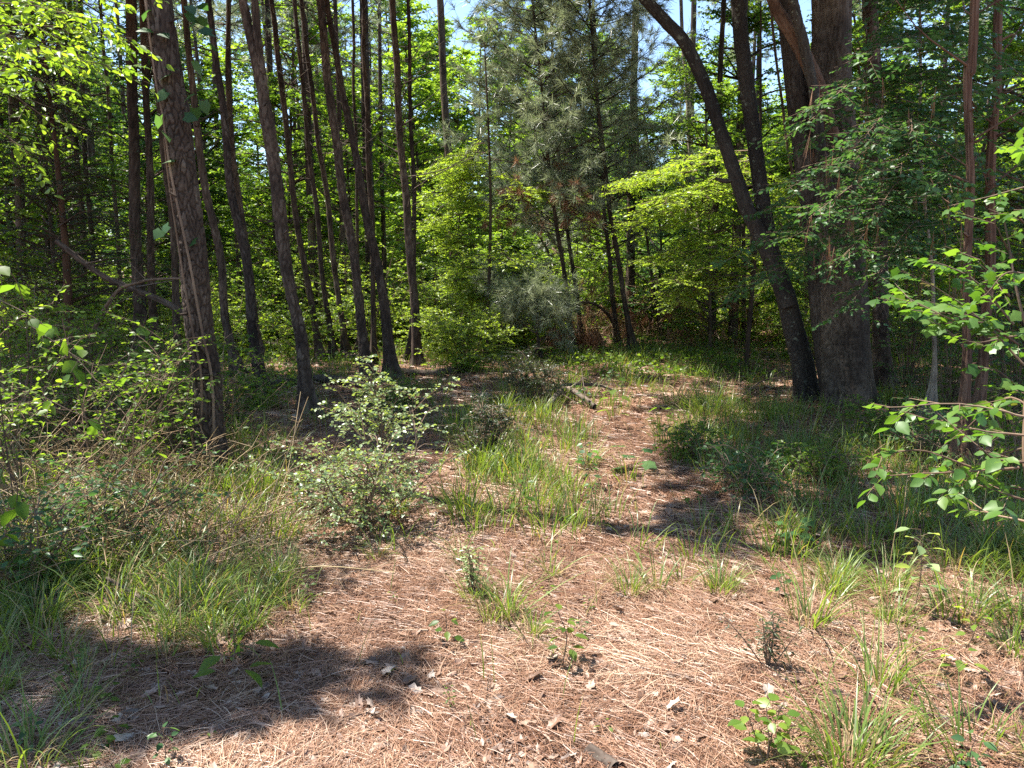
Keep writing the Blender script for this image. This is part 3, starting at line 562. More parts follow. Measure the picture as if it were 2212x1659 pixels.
# left edge large heart leaves vine
b = G(20, 1250)
bough_thing('greenbrier_vine', 'greenbrier vine with big rounded leaves over the shrubs at the left edge', 'vine', b,
    [PP((-20, 560, 3.6), (30, 600, 3.6), (60, 690, 3.7)), PP((-20, 640, 3.8), (80, 690, 3.8), (140, 740, 3.9)), PP((60, 700, 4.2), (200, 790, 4.2), (290, 760, 4.3)), PP((100, 860, 4.0), (180, 900, 4.0), (330, 960, 4.2)), PP((150, 760, 4.3), (240, 830, 4.2), (300, 700, 4.3)), PP((0, 1000, 3.4), (40, 1060, 3.4), (10, 1160, 3.4))],
    'leaf_mid', stem=[([b, P(30, 1100, 3.7), P(5, 900, 3.7), P(-20, 560, 3.6)], .004)], twigs=4, tl=.1, nl=3, size=.085, tmpl=LEAF8, droop=.9, wid=1.5, r0=.003)
# vine on the foreground pine
Cf = TREES[0][2]; rf = TREES[0][3]
def on_trunk(z, ang, lift=.012):
    i = int(np.argmin(abs(Cf[:, 2] - z))); return Cf[i] + (rf[i] + lift) * np.array([math.cos(ang), math.sin(ang), 0])
t = thing('climbing_vine', on_trunk(.2, -1.9), 'woody vine with a few broad leaves climbing the foreground pine', 'vine')
wv, lv = Acc(), Acc()
c1 = [on_trunk(z, -1.57 + .75 * math.sin(z * 1.25 + .8)) for z in np.arange(.05, 4.6, .2)]
c2 = [on_trunk(z, -2.0 + .5 * math.sin(z * 1.9)) for z in np.arange(.05, 2.8, .2)]
tube(wv, smoothline(c1, 160), np.linspace(.013, .006, 160), 8); tube(wv, smoothline(c2, 120), np.linspace(.012, .006, 120), 8)
part('stem', wv, M['twig'], t)
lo = [P(x, y, 6.1) for x, y in [(400, 25), (425, 35), (410, 60), (435, 70), (455, 100), (385, 150), (370, 158), (440, 95), (460, 70), (420, 130), (360, 195), (345, 248), (355, 285), (380, 345), (420, 230), (405, 10), (430, 8), (365, 485), (350, 495), (425, 518), (420, 200), (438, 215), (395, 250), (330, 65), (345, 70), (320, 20)]]
lo = np.array(lo); scatter(lv, STAR3, lo, norm(rng.normal(0, 1, lo.shape) * [1, .6, .4] + [0, 0, -.4]), rng.normal(0, .5, lo.shape) + [-.2, -.5, .7], .12, 1.15)
sticks(lv, lo, lo + [-.06, .1, .03], .002)
part('foliage', lv, M['leaf_cool'], t)

def shrub(name, label, b, H, Rd, nst, lmat, size=.03, tmpl=LEAF4, nl=8, twigs=16, tl=.16, up=.5, wid=1.1, droop=.1, cat='shrub', group=None, lean=(0, 0), low=.2, r0=.008, rng_z=(.75, 1.1)):
    t = thing(name, b, label, cat, group); lf, wd_ = Acc(), Acc(); ls = []
    for k in range(nst):
        a_ = rng.uniform(0, 6.28); q = Rd * math.sqrt(rng.random()); h = H * rng.uniform(*rng_z) * (1 - .35 * (q / Rd) ** 2)
        e = np.array([b[0] + q * math.cos(a_) + lean[0], b[1] + q * math.sin(a_) + lean[1], b[2] + h]); m = b * .55 + e * .45; m[2] = b[2] + h * .55; m[:2] += rng.normal(0, Rd * .12, 2)
        c = smoothline([b + [rng.normal(0, .03), rng.normal(0, .03), -.02], m, e], 12); tube(wd_, c, np.linspace(r0, r0 * .3, 12), 5)
        s0 = int(12 * low); nb = max(2, int(twigs * .5))
        for j in range(nb):
            i = rng.integers(s0, 11); o = c[i]; d = norm(rdir(1, -.1, .5)[0] + .5 * norm(o - b) * [1, 1, .2]); L = Rd * rng.uniform(.25, .7); ls.append([o, o + d * L * .5 + [0, 0, .04], o + d * L])
    boughs(lf, wd_, ls, twigs=twigs, tl=tl, nl=nl, size=size, tmpl=tmpl, droop=droop, up=up, wid=wid, r0=r0 * .35, flat=.5)
    part('foliage', lf, M[lmat], t); part('stem', wd_, M['twig'], t); return t
# the pale shrub in the middle left
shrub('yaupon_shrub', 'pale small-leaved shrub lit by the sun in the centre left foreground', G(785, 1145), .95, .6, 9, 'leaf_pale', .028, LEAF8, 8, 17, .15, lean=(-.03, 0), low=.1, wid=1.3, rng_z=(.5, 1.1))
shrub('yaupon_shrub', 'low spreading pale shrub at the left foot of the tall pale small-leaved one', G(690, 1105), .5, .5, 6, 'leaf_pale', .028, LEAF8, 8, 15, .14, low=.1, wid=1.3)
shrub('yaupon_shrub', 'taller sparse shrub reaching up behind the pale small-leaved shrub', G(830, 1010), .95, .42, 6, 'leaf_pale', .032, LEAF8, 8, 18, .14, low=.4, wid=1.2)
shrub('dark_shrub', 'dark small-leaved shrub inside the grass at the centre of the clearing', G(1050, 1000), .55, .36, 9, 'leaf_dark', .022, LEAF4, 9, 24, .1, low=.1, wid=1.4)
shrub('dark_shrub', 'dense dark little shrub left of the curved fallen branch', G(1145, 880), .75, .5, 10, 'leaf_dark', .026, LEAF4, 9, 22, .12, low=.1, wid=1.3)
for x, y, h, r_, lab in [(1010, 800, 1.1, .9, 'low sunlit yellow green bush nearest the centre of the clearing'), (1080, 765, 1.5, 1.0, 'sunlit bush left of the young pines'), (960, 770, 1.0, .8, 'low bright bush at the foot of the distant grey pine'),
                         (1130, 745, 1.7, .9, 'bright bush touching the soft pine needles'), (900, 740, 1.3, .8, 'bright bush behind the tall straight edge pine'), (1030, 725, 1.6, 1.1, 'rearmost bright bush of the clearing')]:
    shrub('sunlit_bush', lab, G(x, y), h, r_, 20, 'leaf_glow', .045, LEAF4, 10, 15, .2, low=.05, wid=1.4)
# bright layered small trees in the middle distance
def layered(label, x, y, tiers, lmat='leaf_glow', size=.05, group=None, bark='bark_far', H=None):
    b = G(x, y); t = thing('layered_tree', b, label, 'tree', group); lf, wd_ = Acc(), Acc(); tr = Acc(); top = b.copy(); top[2] = H or 5
    tube(tr, smoothline([b - [0, 0, .1], (b + top) / 2 + [.1, 0, 0], top], 20), np.linspace(.045, .012, 20), 9); part('trunk', tr, M[bark], t)
    ls = []
    for (ex, ey, dY) in tiers:
        e = P(ex, ey, b[1] + dY); z = e[2] + .35
        o = np.array([b[0], b[1], z]); ls.append([o, (o + e) / 2 + [0, 0, .15], e])
        for k in range(3):
            f = rng.uniform(.3, .8); s_ = o * (1 - f) + e * f; ls.append([s_, s_ + (e - o) * .25 + [rng.normal(0, .15), rng.choice([-1, 1]) * .3, 0], s_ + (e - o) * .4 + [rng.normal(0, .2), rng.choice([-1, 1]) * .6, -.1]])
    boughs(lf, wd_, ls, twigs=24, tl=.45, nl=13, size=.065, droop=.12, up=1.2, r0=.012, flat=.2); part('foliage', lf, M[lmat], t); part('limb', wd_, M['twig'], t)
layered('small tree with bright flat leafy tiers left of the young pines', 1050, 772, [(940, 370, 0), (930, 430, .6), (945, 480, -.3), (980, 400, .8), (970, 620, 0), (980, 590, .5), (1010, 640, .3), (1150, 420, 0), (1010, 350, 0), (960, 530, .2), (1100, 560, -.5), (1180, 600, 0), (1060, 660, -.3), (1000, 450, .5)], H=6)
layered('small tree with fresh yellow green tiers behind the leaning tree', 1610, 800, [(1340, 395, 0), (1400, 385, .8), (1380, 440, -.5), (1450, 480, .3), (1420, 560, .2), (1480, 420, 0), (1500, 520, 0), (1460, 600, -.6), (1560, 560, .4), (1740, 430, 0), (1450, 640, 0), (1400, 470, .6), (1750, 560, 0), (1600, 380, 0), (1520, 620, .5)], H=6)

# ------------------------------------------------------------------ left side: cedar in shade, tangle of shrubs
b = G(150, 800)
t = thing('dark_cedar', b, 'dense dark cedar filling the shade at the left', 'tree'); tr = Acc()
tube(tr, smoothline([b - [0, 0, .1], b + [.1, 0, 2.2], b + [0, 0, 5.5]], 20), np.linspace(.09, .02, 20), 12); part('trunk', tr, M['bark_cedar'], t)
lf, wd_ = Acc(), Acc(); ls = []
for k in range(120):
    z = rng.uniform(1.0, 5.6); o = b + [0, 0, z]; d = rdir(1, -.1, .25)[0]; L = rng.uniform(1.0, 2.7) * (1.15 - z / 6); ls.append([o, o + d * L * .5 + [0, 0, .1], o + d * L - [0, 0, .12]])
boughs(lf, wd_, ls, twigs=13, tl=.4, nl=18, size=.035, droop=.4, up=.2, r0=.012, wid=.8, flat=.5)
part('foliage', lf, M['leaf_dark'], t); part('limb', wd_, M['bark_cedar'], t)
SH = [(40, 990, 1.75, .8, 'leaf_bright', .034, 'tallest leafy shrub at the left edge below the cedar'), (190, 950, 1.6, .8, 'leaf_bright', .032, 'tall bright shrub left of the foreground pine behind the brambles'), (300, 900, 1.5, .7, 'leaf_mid', .034, 'tall shrub just behind and left of the foreground pine'), (60, 1120, 1.3, .8, 'leaf_bright', .036, 'tangled shrub in the lower left below the greenbrier'), (230, 1060, 1.25, .8, 'leaf_mid', .034, 'tangled shrub left of the foreground pine'), (110, 960, 1.4, 1.0, 'leaf_mid', .038, 'tall leafy shrub behind the lower left tangle'),
      (330, 960, 1.15, .8, 'leaf_mid', .036, 'leafy shrub touching the left side of the foreground pine'), (480, 930, .95, .5, 'leaf_mid', .04, 'small leafy shrub right of the foreground pine foot'), (30, 880, 1.5, 1.0, 'leaf_bright', .04, 'brighter shrub at the left edge under the cedar'),
      (220, 880, 1.1, 1.0, 'leaf_mid', .036, 'shrub in front of the dark cedar'), (60, 1280, .5, .5, 'leaf_cool', .03, 'low shady shrub near the left edge of the needle floor'), (400, 860, 1.0, .8, 'leaf_mid', .036, 'shrub behind the foreground pine'),
      (390, 1010, 1.0, .45, 'leaf_mid', .036, 'slim shrub in front of the foreground pine trunk'), (250, 1200, .5, .5, 'leaf_cool', .03, 'low dark shrub between the tangle and the grass tufts'), (560, 880, .5, .4, 'leaf_bright', .04, 'low lit shrub at the foot of the slender dark pine')]
for x, y, h, r_, lm, s_, lab in SH: shrub('tangled_shrub', lab, G(x, y), h, r_, 11, lm, s_ * 1.3, LEAF8, 6, 11, .2, low=.15, wid=1.0, up=.5)
for x, y, h, r_, lm, lab in [(1480, 990, .3, .35, 'leaf_mid', 'low leafy plant between the right rut and the dark grass'), (1620, 1060, .3, .4, 'leaf_cool', 'low shaded plant below the leaning tree grass'), (1900, 960, .45, .4, 'leaf_mid', 'shaded shrub right of the oak foot'),
      (2010, 1000, .55, .45, 'leaf_cool', 'dark shrub between oak and cedar trunks'), (2170, 900, 1.1, .5, 'leaf_mid', 'leafy shrub behind the right edge saplings'), (2190, 1060, .7, .4, 'leaf_mid', 'leafy shrub at the right edge below the oval leaves'), (1780, 1040, .25, .35, 'leaf_mid', 'small plant in the shade before the oak'),
      (2060, 850, 1.3, .8, 'leaf_cool', 'tall dark shrub behind the cedar trunks'), (1950, 800, 1.4, .9, 'leaf_mid', 'shrub filling the gap right of the black trunk'), (880, 880, .35, .4, 'leaf_mid', 'low shaded plant behind the pale shrub')]:
    shrub('low_shrub', lab, G(x, y), h, r_, 9, lm, .04, LEAF8, 6, 11, .15, low=.1, wid=1.1)
for x, y, h, r_, lm, lab in [(2190, 930, 2.5, .7, 'leaf_cool', 'tall dark thicket bush at the right edge beside the cedar trunks'), (2050, 890, 2.2, .6, 'leaf_mid', 'tall thicket bush just left of the paired cedar trunks'), (1960, 850, 2.3, .7, 'leaf_cool', 'tall thicket bush between the black trunk and the thin grey trunk'),
      (2230, 830, 3.2, 1.0, 'leaf_cool', 'tallest dark thicket bush behind the right edge'), (1840, 790, 2.0, .9, 'leaf_mid', 'thicket bush behind the massive oak')]:
    shrub('thicket_bush', lab, G(x, y), h, r_, 12, lm, .045, LEAF8, 8, 11, .22, low=.1, wid=1.1)
# bramble of dead brown stems on the left
a = Acc(); bs = []
for k in range(520):
    x = rng.uniform(-20, 540); y = rng.uniform(900, 1260); g = G(x, y); L = rng.uniform(.25, .9); d = rdir(1, .05, .9)[0]; q = [g, g + d * L * .5 + [0, 0, .05], g + d * L + rng.normal(0, .12, 3)]; q[2][2] = max(q[2][2], g[2] + .02)
    c = smoothline(q, 8); tube(a, c, np.linspace(.0045, .0018, 8), 4); m = 3; i = rng.integers(2, 8, m); sticks(a, c[i], c[i] + rdir(m, -.3, .7) * rng.uniform(.05, .25, (m, 1)), .002)
tag(part('dead_bramble', a, M['grass_dry']), 'tangle of thin dry brown stems under the left shrubs', 'brambles', kind='stuff')

# ------------------------------------------------------------------ fallen wood
def log(name, label, pts, r0, r1, m='bark_pine', cat='log', twigs=0, sides=20):
    C = np.array(pts); a = Acc(); n = max(20, int(np.linalg.norm(C[0] - C[-1]) / .05)); Cs = smoothline(C, n); rs = np.linspace(r0, r1, n)
    bark_tube(a, Cs, rs, sides, .04, .1, min(.01, r0 * .25), 77)
    for e, s_ in ((0, 1), (n - 1, -1)):
        V = np.vstack([Cs[e], Cs[e] + rs[e] * .98 * np.array([[0, math.cos(q), math.sin(q)] for q in np.linspace(0, 6.28, 9)[:-1]])]); a.add(V, [(0, 1 + k, 1 + (k + 1) % 8) for k in range(8)], .5)
    if twigs:
        i = rng.integers(3, n - 2, twigs); E = Cs[i] + rdir(twigs, -.1, .8) * rng.uniform(.15, .8, (twigs, 1)); sticks(a, Cs[i], E, r1 * .4, .003)
    t = tag(part(name, a, M[m]), label, cat); return t
g1 = P(545, 735, 16.5); g2 = G(810, 790)
log('fallen_log', 'fallen brown pine log lying across between the stand trunks', [P(420, 690, 17.5), P(545, 738, 16.8), P(680, 762, 16.2), g2 + [0, 0, .07]], .085, .10)
log('fallen_log', 'pale fallen log behind the broad-footed curved pine', [G(845, 806) + [0, 0, .05], G(930, 812) + [0, 0, .05], G(1010, 800) + [0, 0, .05]], .05, .06, 'deadwood')
log('fallen_log', 'mossy fallen log in shade at the foot of the forked pine', [G(585, 838) + [0, 0, .05], G(700, 825) + [0, 0, .06], G(790, 840) + [0, 0, .05]], .06, .05, 'deadwood')
log('leaning_deadwood', 'dead trunk leaning across behind the foreground pine', [P(120, 520, 9.5), P(230, 600, 9.7), P(350, 650, 9.9), P(430, 700, 10)], .028, .045, 'bark_pine', cat='dead trunk', twigs=12)
log('leaning_deadwood', 'bare grey dead branch slanting down left of the foreground pine', [G(130, 880) + [0, 0, .05], P(230, 660, 8.8), P(300, 610, 8.6), P(420, 600, 8.4)], .022, .01, 'twig', cat='dead branch', twigs=14)
cb = G(1180, 870)
log('fallen_branch', 'curved lichened fallen branch in the middle of the clearing', [G(1175, 895) + [0, 0, .03], G(1215, 870) + [0, 0, .17], G(1245, 872) + [0, 0, .14], G(1285, 885) + [0, 0, .04]], .034, .028, 'deadwood', cat='branch', twigs=8)
log('fallen_branch', 'thinner arched branch crossing over the curved fallen one', [G(1180, 850) + [0, 0, .02], G(1225, 850) + [0, 0, .12], G(1290, 848) + [0, 0, .1], G(1330, 850) + [0, 0, .03]], .03, .015, 'deadwood', cat='branch', twigs=8)
log('fallen_branch', 'short whitish stick lying left of the curved branch', [G(1010, 857) + [0, 0, .02], G(1060, 860) + [0, 0, .03]], .03, .025, 'bark_pale', cat='branch')
log('fallen_stick', 'long thin grey stick lying on needles in the left foreground', [G(235, 1290) + [0, 0, .1], G(340, 1330) + [0, 0, .05], G(430, 1342) + [0, 0, .03], G(500, 1318) + [0, 0, .04], G(570, 1306) + [0, 0, .03], G(692, 1308) + [0, 0, .015]], .008, .005, 'deadwood', cat='stick', sides=8)
log('fallen_stick', 'pale half-rotted wood piece in shade near the bottom left', [G(140, 1570) + [0, 0, .01], G(300, 1545) + [0, 0, .015]], .016, .011, 'deadwood', cat='stick', sides=9)
log('bark_chunk', 'short weathered wood chunk at the bottom edge right of centre', [G(1272, 1625) + [0, 0, .01], G(1330, 1668) + [0, 0, .01]], .020, .024, 'deadwood', cat='wood chunk', sides=10)
log('fallen_stick', 'thin pale stick in the centre foreground', [G(860, 1365) + [0, 0, .01], G(925, 1372) + [0, 0, .025]], .004, .003, 'bark_pale', cat='stick', sides=6)
log('fallen_stick', 'thin dark twig lying at the right side of the foreground', [G(1380, 1345) + [0, 0, .01], G(1440, 1380) + [0, 0, .015]], .004, .003, 'twig', cat='stick', sides=6)
log('fallen_branch', 'bare arching branch in front of the leaning tree foot', [G(1585, 880) + [0, 0, .03], G(1640, 860) + [0, 0, .22], G(1715, 850) + [0, 0, .25]], .012, .006, 'twig', cat='branch', twigs=6, sides=8)
# arched dead young pine with hanging brown needles
b = G(1338, 745); arch = [b, P(1320, 690, b[1] - .3), P(1290, 660, b[1] - .6), P(1250, 655, b[1] - 1), P(1210, 690, b[1] - 1.4), P(1175, 740, b[1] - 1.6)]
t = thing('dead_pine', b, 'snapped young pine bowed over with dead brown needles hanging', 'dead tree'); a = Acc(); tube(a, smoothline(arch, 40), np.linspace(.04, .015, 40), 10)
s_ = smoothline(arch, 40); i = rng.integers(8, 40, 34); E = s_[i] + rdir(34, -.8, .5) * rng.uniform(.2, .9, (34, 1)); sticks(a, s_[i], E, .008, .003)
q0 = np.array([P(rng.uniform(1185, 1300), rng.uniform(715, 770), b[1] - rng.uniform(.8, 1.8)) for _ in range(150)]); i2 = rng.integers(12, 40, 150)
sticks(a, s_[i2[:40]], q0[:40], .006, .003); part('trunk', a, M['twig'], t)
a = Acc(); tufts(a, q0, np.tile([0, 0, -1.0], (150, 1)) + rng.normal(0, .25, (150, 3)), 40, .24, .009, .35); part('dead_foliage', a, M['needle_dead'], t, False)

a, dt = Acc(), Acc(); n = 420; qx = rng.uniform(1230, 1640, n); Yq = rng.uniform(17.2, 20, n); X = (qx - 1106) / F * Yq; z0 = gh(X, Yq) + rng.uniform(0, 1.9, n) * rng.random(n)
O = np.stack([X, Yq, z0], -1); D = rdir(n, -.2, .9); E = O + D * rng.uniform(.3, 1.1, (n, 1)); E[:, 2] = np.maximum(E[:, 2], gh(E[:, 0], E[:, 1])); sticks(a, O, E, .008, .003)
tag(part('dead_brush', a, M['grass_dry']), 'dry brown brush and twigs in shade under the young pines', 'brush', kind='stuff')
k_ = rng.permutation(n)[:150]; tufts(dt, E[k_], np.tile([0, 0, -1.0], (150, 1)) + rng.normal(0, .3, (150, 3)), 26, .26, .009, .4)
tag(part('hanging_needles', dt, M['needle_dead'], None, False), 'brown dead needles hanging in the brush under the young pines', 'pine needles', kind='stuff')
# ------------------------------------------------------------------ background wood: prototypes and copies
def broad_proto(H, Rc, z0, nb, per, nl, size, lmat, tl=.5, bark='bark_far', r0=.11):
    b = np.zeros(3); t = thing('broadleaf_tree', b, 'x', 'tree'); tr, lf = Acc(), Acc()
    C = smoothline([(0, 0, -.2), (rng.normal(0, .15), rng.normal(0, .15), H * .4), (rng.normal(0, .4), rng.normal(0, .4), H * .95)], 30); bark_tube(tr, C, np.linspace(r0, .02, 30), 12, .1, .2, .008, 5)
    Os, Ds, Ls = [], [], []
    for k in range(nb):
        f = (k + rng.random()) / nb; z = z0 + (H * .95 - z0) * f; i = int(np.argmin(abs(C[:, 2] - z))); o = C[i]; rr = Rc * (math.sin(math.pi * min(.98, .18 + .8 * f)) ** .6) * rng.uniform(.5, 1.15)
        d = rdir(1, -.05, .45)[0]; e = o + d * rr; q = smoothline([o, (o + e) / 2 + [0, 0, .12 * rr], e], 12); tube(tr, q[::2], np.linspace(.028, .006, 6), 4)
        m = per; t_ = rng.uniform(.3, 1.0, m); pc = q[(t_ * 11).astype(int)] + rng.normal(0, .05, (m, 3)); D = norm(d * .6 + rdir(m, -.35, .4)); L = tl * rng.uniform(.5, 1.3, m)
        Os.append(pc); Ds.append(D); Ls.append(L)
    O, D, L = map(np.concatenate, (Os, Ds, Ls)); sprays(lf, O, D, L, nl, size, LEAF4, up=.8, droop=.15, wid=1.35); 
    part('trunk', tr, M[bark], t); part('crown', lf, M[lmat], t); return t
protos = [broad_proto(13, 3.2, 2.5, 72, 16, 15, .14, 'leaf_bright'), broad_proto(15, 3.0, 4.0, 72, 16, 15, .14, 'leaf_mid'), broad_proto(11, 2.8, 1.2, 70, 16, 15, .13, 'leaf_bright'),
          broad_proto(17, 3.4, 5, 72, 16, 15, .145, 'leaf_cool'), broad_proto(7, 2.2, .6, 64, 15, 15, .11, 'leaf_bright', r0=.05), broad_proto(6, 2.2, .4, 64, 15, 15, .11, 'leaf_mid', r0=.05), broad_proto(5, 2.0, .3, 60, 15, 15, .10, 'leaf_cool', r0=.04)]
def sector(x, y):
    px = proj(np.array([x, y, 1.0]))[0]
    return ('far left behind the shaded cedar' if px < 250 else 'behind the left pine stand' if px < 900 else 'beyond the open middle clearing' if px < 1250 else 'behind the young pines' if px < 1560 else 'behind the oak and leaning tree' if px < 1950 else 'far right behind the cedar trunks')
KN = ['bright green', 'mid green', 'yellow green', 'cool green', 'low bright green', 'low mid green', 'low dark green']
def place(proto, k, x, y, s, group, lab):
    o = copy_tree(proto); o.location = (x, y, float(gh(x, y)) - .05); o.rotation_euler.z = rng.uniform(0, 6.28); o.scale = (s, s, s * rng.uniform(.9, 1.12)); o['group'] = group; o['label'] = lab; return o
rows = [(21.5, 2.9, [4, 5, 4, 6]), (25, 3.2, [4, 4, 5, 4]), (30, 3.6, [4, 5, 4, 4]), (38, 4.2, [0, 2, 1, 0]), (45, 5, [0, 1, 3, 2]), (54, 6, [1, 3, 0, 2])]
for ri, (Y, dx, kinds) in enumerate(rows):
    X = .78 * Y + 2; n = int(2 * X / dx)
    for k in range(n):
        x = -X + dx * (k + .5) + rng.normal(0, dx * .25); y = Y + rng.normal(0, 1.3)
        px = proj(np.array([x, y, 3.0]))[0]
        kd = int(rng.choice(kinds))
        if 540 < px < 780 and Y < 45 and rng.random() < .45: kd = int(rng.choice([4, 5, 6, 2]))      # sky gap over the left stand
        if 590 < px < 740 and kd in (0, 1, 3) and rng.random() < .8: continue
        low = False
        if Y < 31 and 860 < px < 1330:
            low = True; kd = 5 if rng.random() < .5 else 4
        place(protos[kd], kd, x, y, rng.uniform(.8, 1.15) * (.6 if low else 1), 'leafy trees of the wood behind', f'{KN[kd]} leafy tree {sector(x, y)}')
for px_, Y_, kd, s_ in ((905, 33, 2, 1.0), (985, 36, 0, 1.0), (860, 40, 1, 1.1), (1040, 34, 2, 1.05), (940, 44, 0, 1.15), (1180, 38, 0, 1.1), (470, 36, 0, .95), (760, 44, 1, 1.0)):
    x_ = (px_ - 1106) / F * Y_; place(protos[kd], kd, x_, Y_, s_, 'leafy trees of the wood behind', f'{KN[kd]} leafy tree {sector(x_, Y_)}')
for p_ in protos: hide_tree(p_)
gb = [shrub('undergrowth_bush', 'x', np.zeros(3), H, Rd, 13, lm, .055, LEAF4, 10, 10, .26, low=.05, wid=1.5) for H, Rd, lm in [(1.4, 1.0, 'leaf_glow'), (1.8, 1.1, 'leaf_mid'), (1.1, .9, 'leaf_bright'), (2.7, 1.1, 'leaf_glow')]]
for k in range(210):
    Y = 14.5 * (34 / 14.5) ** rng.random(); px = rng.uniform(-60, 2270)
    if 1250 < px < 1720 and Y < 19.5: Y += 5
    if 820 < px < 1250 and Y < 17.5: Y += 3
    if 1130 < px < 1340 and Y < 20: continue
    x = (px - 1106) / F * Y; place(gb[k % 4], 0, x, Y, rng.uniform(.7, 1.25), 'undergrowth bushes of the wood', f'{("bright", "mid green", "low green", "tall bright")[k % 4]} undergrowth bush {sector(x, Y)}')
for p_ in gb: hide_tree(p_)
a = Acc(); n = 90000; y = 12.0 * (60 / 12.0) ** rng.random(n); x = rng.uniform(-1, 1, n) * (.75 * y + 2); hz = np.abs(rng.normal(0, 1, n)) * (.05 + .12 * (vnoise(x * .8 + 90, y * .8, 64, 4) ** 2) * 4 * np.clip((y - 14) / 5, .2, 1.3))
kp = (vnoise(x * .6 + 200, y * .6, 64, 8) + .5 * rng.random(n) > .62) | (y > 21); x, y, hz = x[kp], y[kp], hz[kp]; n = len(x)
scatter(a, LEAF4, np.stack([x, y, gh(x, y) + hz], -1), rdir(n, -.3, .5), rdir(n, .3, 1), .045 + .0035 * y * rng.random(n), 1.6)
tag(part('ground_cover', a, M['leaf_mid'], None, False), 'low leafy ground cover between the farther trunks', 'ground cover', kind='stuff')
# nearer understory on both sides
US = [(-9.5, 9.5, .6), (-10.5, 12.5, .7), (-8.8, 15, .7), (-12, 17, .8), (7.8, 11.5, .6), (9.5, 14, .8), (7.2, 15.5, .7), (10.5, 17.5, .9), (5.6, 18.5, .8), (9, 20, .9), (-5.5, 19, .7), (-9.5, 20, .8), (12.5, 12.5, .8), (8.6, 9.0, .5), (4.2, 16.2, .45), (3.4, 19.5, .5)]
pr2 = [broad_proto(7.5, 2.2, .5, 70, 16, 15, .075, 'leaf_mid', tl=.42, r0=.05), broad_proto(7.5, 2.2, .5, 70, 16, 15, .075, 'leaf_cool', tl=.42, r0=.05)]
for p_ in pr2: p_.name = 'understory_tree'
for k, (x, y, s) in enumerate(US):
    o = place(pr2[k % 2], 0, x, y, s + .3, 'understory trees beside the clearing', f'{"mid green" if k % 2 == 0 else "dark green"} understory tree {sector(x, y)}')
for p_ in pr2: hide_tree(p_)
# far thin pine trunks, bare below
def pole_proto(H, r0, nb, sd_):
    t = thing('distant_pine', (0, 0, 0), 'x', 'tree'); a, cr = Acc(), Acc(); C = smoothline([(0, 0, -.2), (rng.normal(0, .2), 0, H * .5), (rng.normal(0, .5), 0, H)], 60); rs = np.linspace(r0, .03, 60)
    bark_tube(a, C, rs, 12, .08, .15, .01, sd_); bare_branches(a, C, rs, nb, 2.5, H * .7, 1.4)
    O, D = [], []
    for k in range(40):
        z = rng.uniform(H * .6, H); i = int(np.argmin(abs(C[:, 2] - z))); d = rdir(1, 0, .5)[0]; L = rng.uniform(.6, 2.2) * (1.3 - z / H) * 1.6; m = 8; tt = rng.uniform(.4, 1, m); O.append(C[i] + d * L * tt[:, None] + rng.normal(0, .2, (m, 3))); D.append(np.tile(d, (m, 1)))
        tube(a, np.array([C[i], C[i] + d * L]), [.02, .006], 4)
    tufts(cr, np.concatenate(O), np.concatenate(D), 30, .2, .012); part('trunk', a, M['bark_pine'], t); part('crown', cr, M['needle'], t, False); return t
pp = [pole_proto(16, .11, 22, 2), pole_proto(18, .14, 16, 8), pole_proto(14, .08, 26, 9)]
for k in range(44):
    Y = rng.uniform(18, 36); px = rng.choice([rng.uniform(0, 850), rng.uniform(0, 850), rng.uniform(0, 850), rng.uniform(1350, 2212)]); x = (px - 1106) / F * Y
    place(pp[k % 3], 0, x, Y, rng.uniform(.8, 1.1), 'distant thin pine trunks', f'thin distant pine trunk {sector(x, Y)}')
for p_ in pp: hide_tree(p_)
# far wood as one mass
a = Acc(); n = 110000; th = rng.uniform(-.85, .85, n); d = rng.uniform(58, 72, n); hmax = 9 + 3.5 * np.sin(th * 23) + 2 * np.sin(th * 51 + 1) + 2; z = rng.random(n) ** .8 * hmax
pos = np.stack([d * np.sin(th), d * np.cos(th), z + gh(0, d * np.cos(th))], -1); scatter(a, LEAF4, pos, rdir(n), rdir(n, .1, 1), rng.uniform(.35, .7, n), 1.7)
tag(part('far_wood', a, M['leaf_mid'], None, False), 'leafy wood far behind reading as one green mass', 'wood', kind='stuff')

# ------------------------------------------------------------------ unseen leaf clusters added overhead to shade the ground where LIGHT is low (gaps where the sun comes through)
CLEAR = [(G(765, 1145) + [0, 0, .45], .95, 1), (G(830, 1010) + [0, 0, .7], .4, 1), (G(1050, 780) + [0, 0, .8], 1.6, 1), (P(980, 600, 15), 1.6, 1), (P(980, 420, 15), 1.8, 1), (P(1420, 420, 13.6), 1.8, 1), (P(1450, 560, 13.6), 1.5, 1), (G(950, 780) + [0, 0, .6], 1.3, 1), (P(1150, 710, 15), 1.0, 1), (G(1150, 760) + [0, 0, .8], 1.3, 1),
         (P(2070, 640, 3.5), .3, .9), (P(1960, 980, 2.8), .22, .9), (P(100, 120, 4.3), .9, 1), (G(1150, 1090) + [0, 0, .2], .5, 1), (P(1900, 400, 6.4), .8, .8), (P(380, 150, 6.4), .5, .8), (P(150, 800, 5), .9, .6), (P(420, 860, 6.2), .35, .7), (G(600, 1160) + [0, 0, .2], .4, 1),
         (P(1200, 250, 17), 2.5, 1), (P(80, 770, 5), 1.1, .85), (P(300, 830, 5.6), .8, .7), (P(1750, 330, 7), .9, .9), (P(1980, 250, 6.3), .5, .8), (P(420, 500, 6.4), .35, .5), (G(500, 950) + [0, 0, .3], .3, 1)]
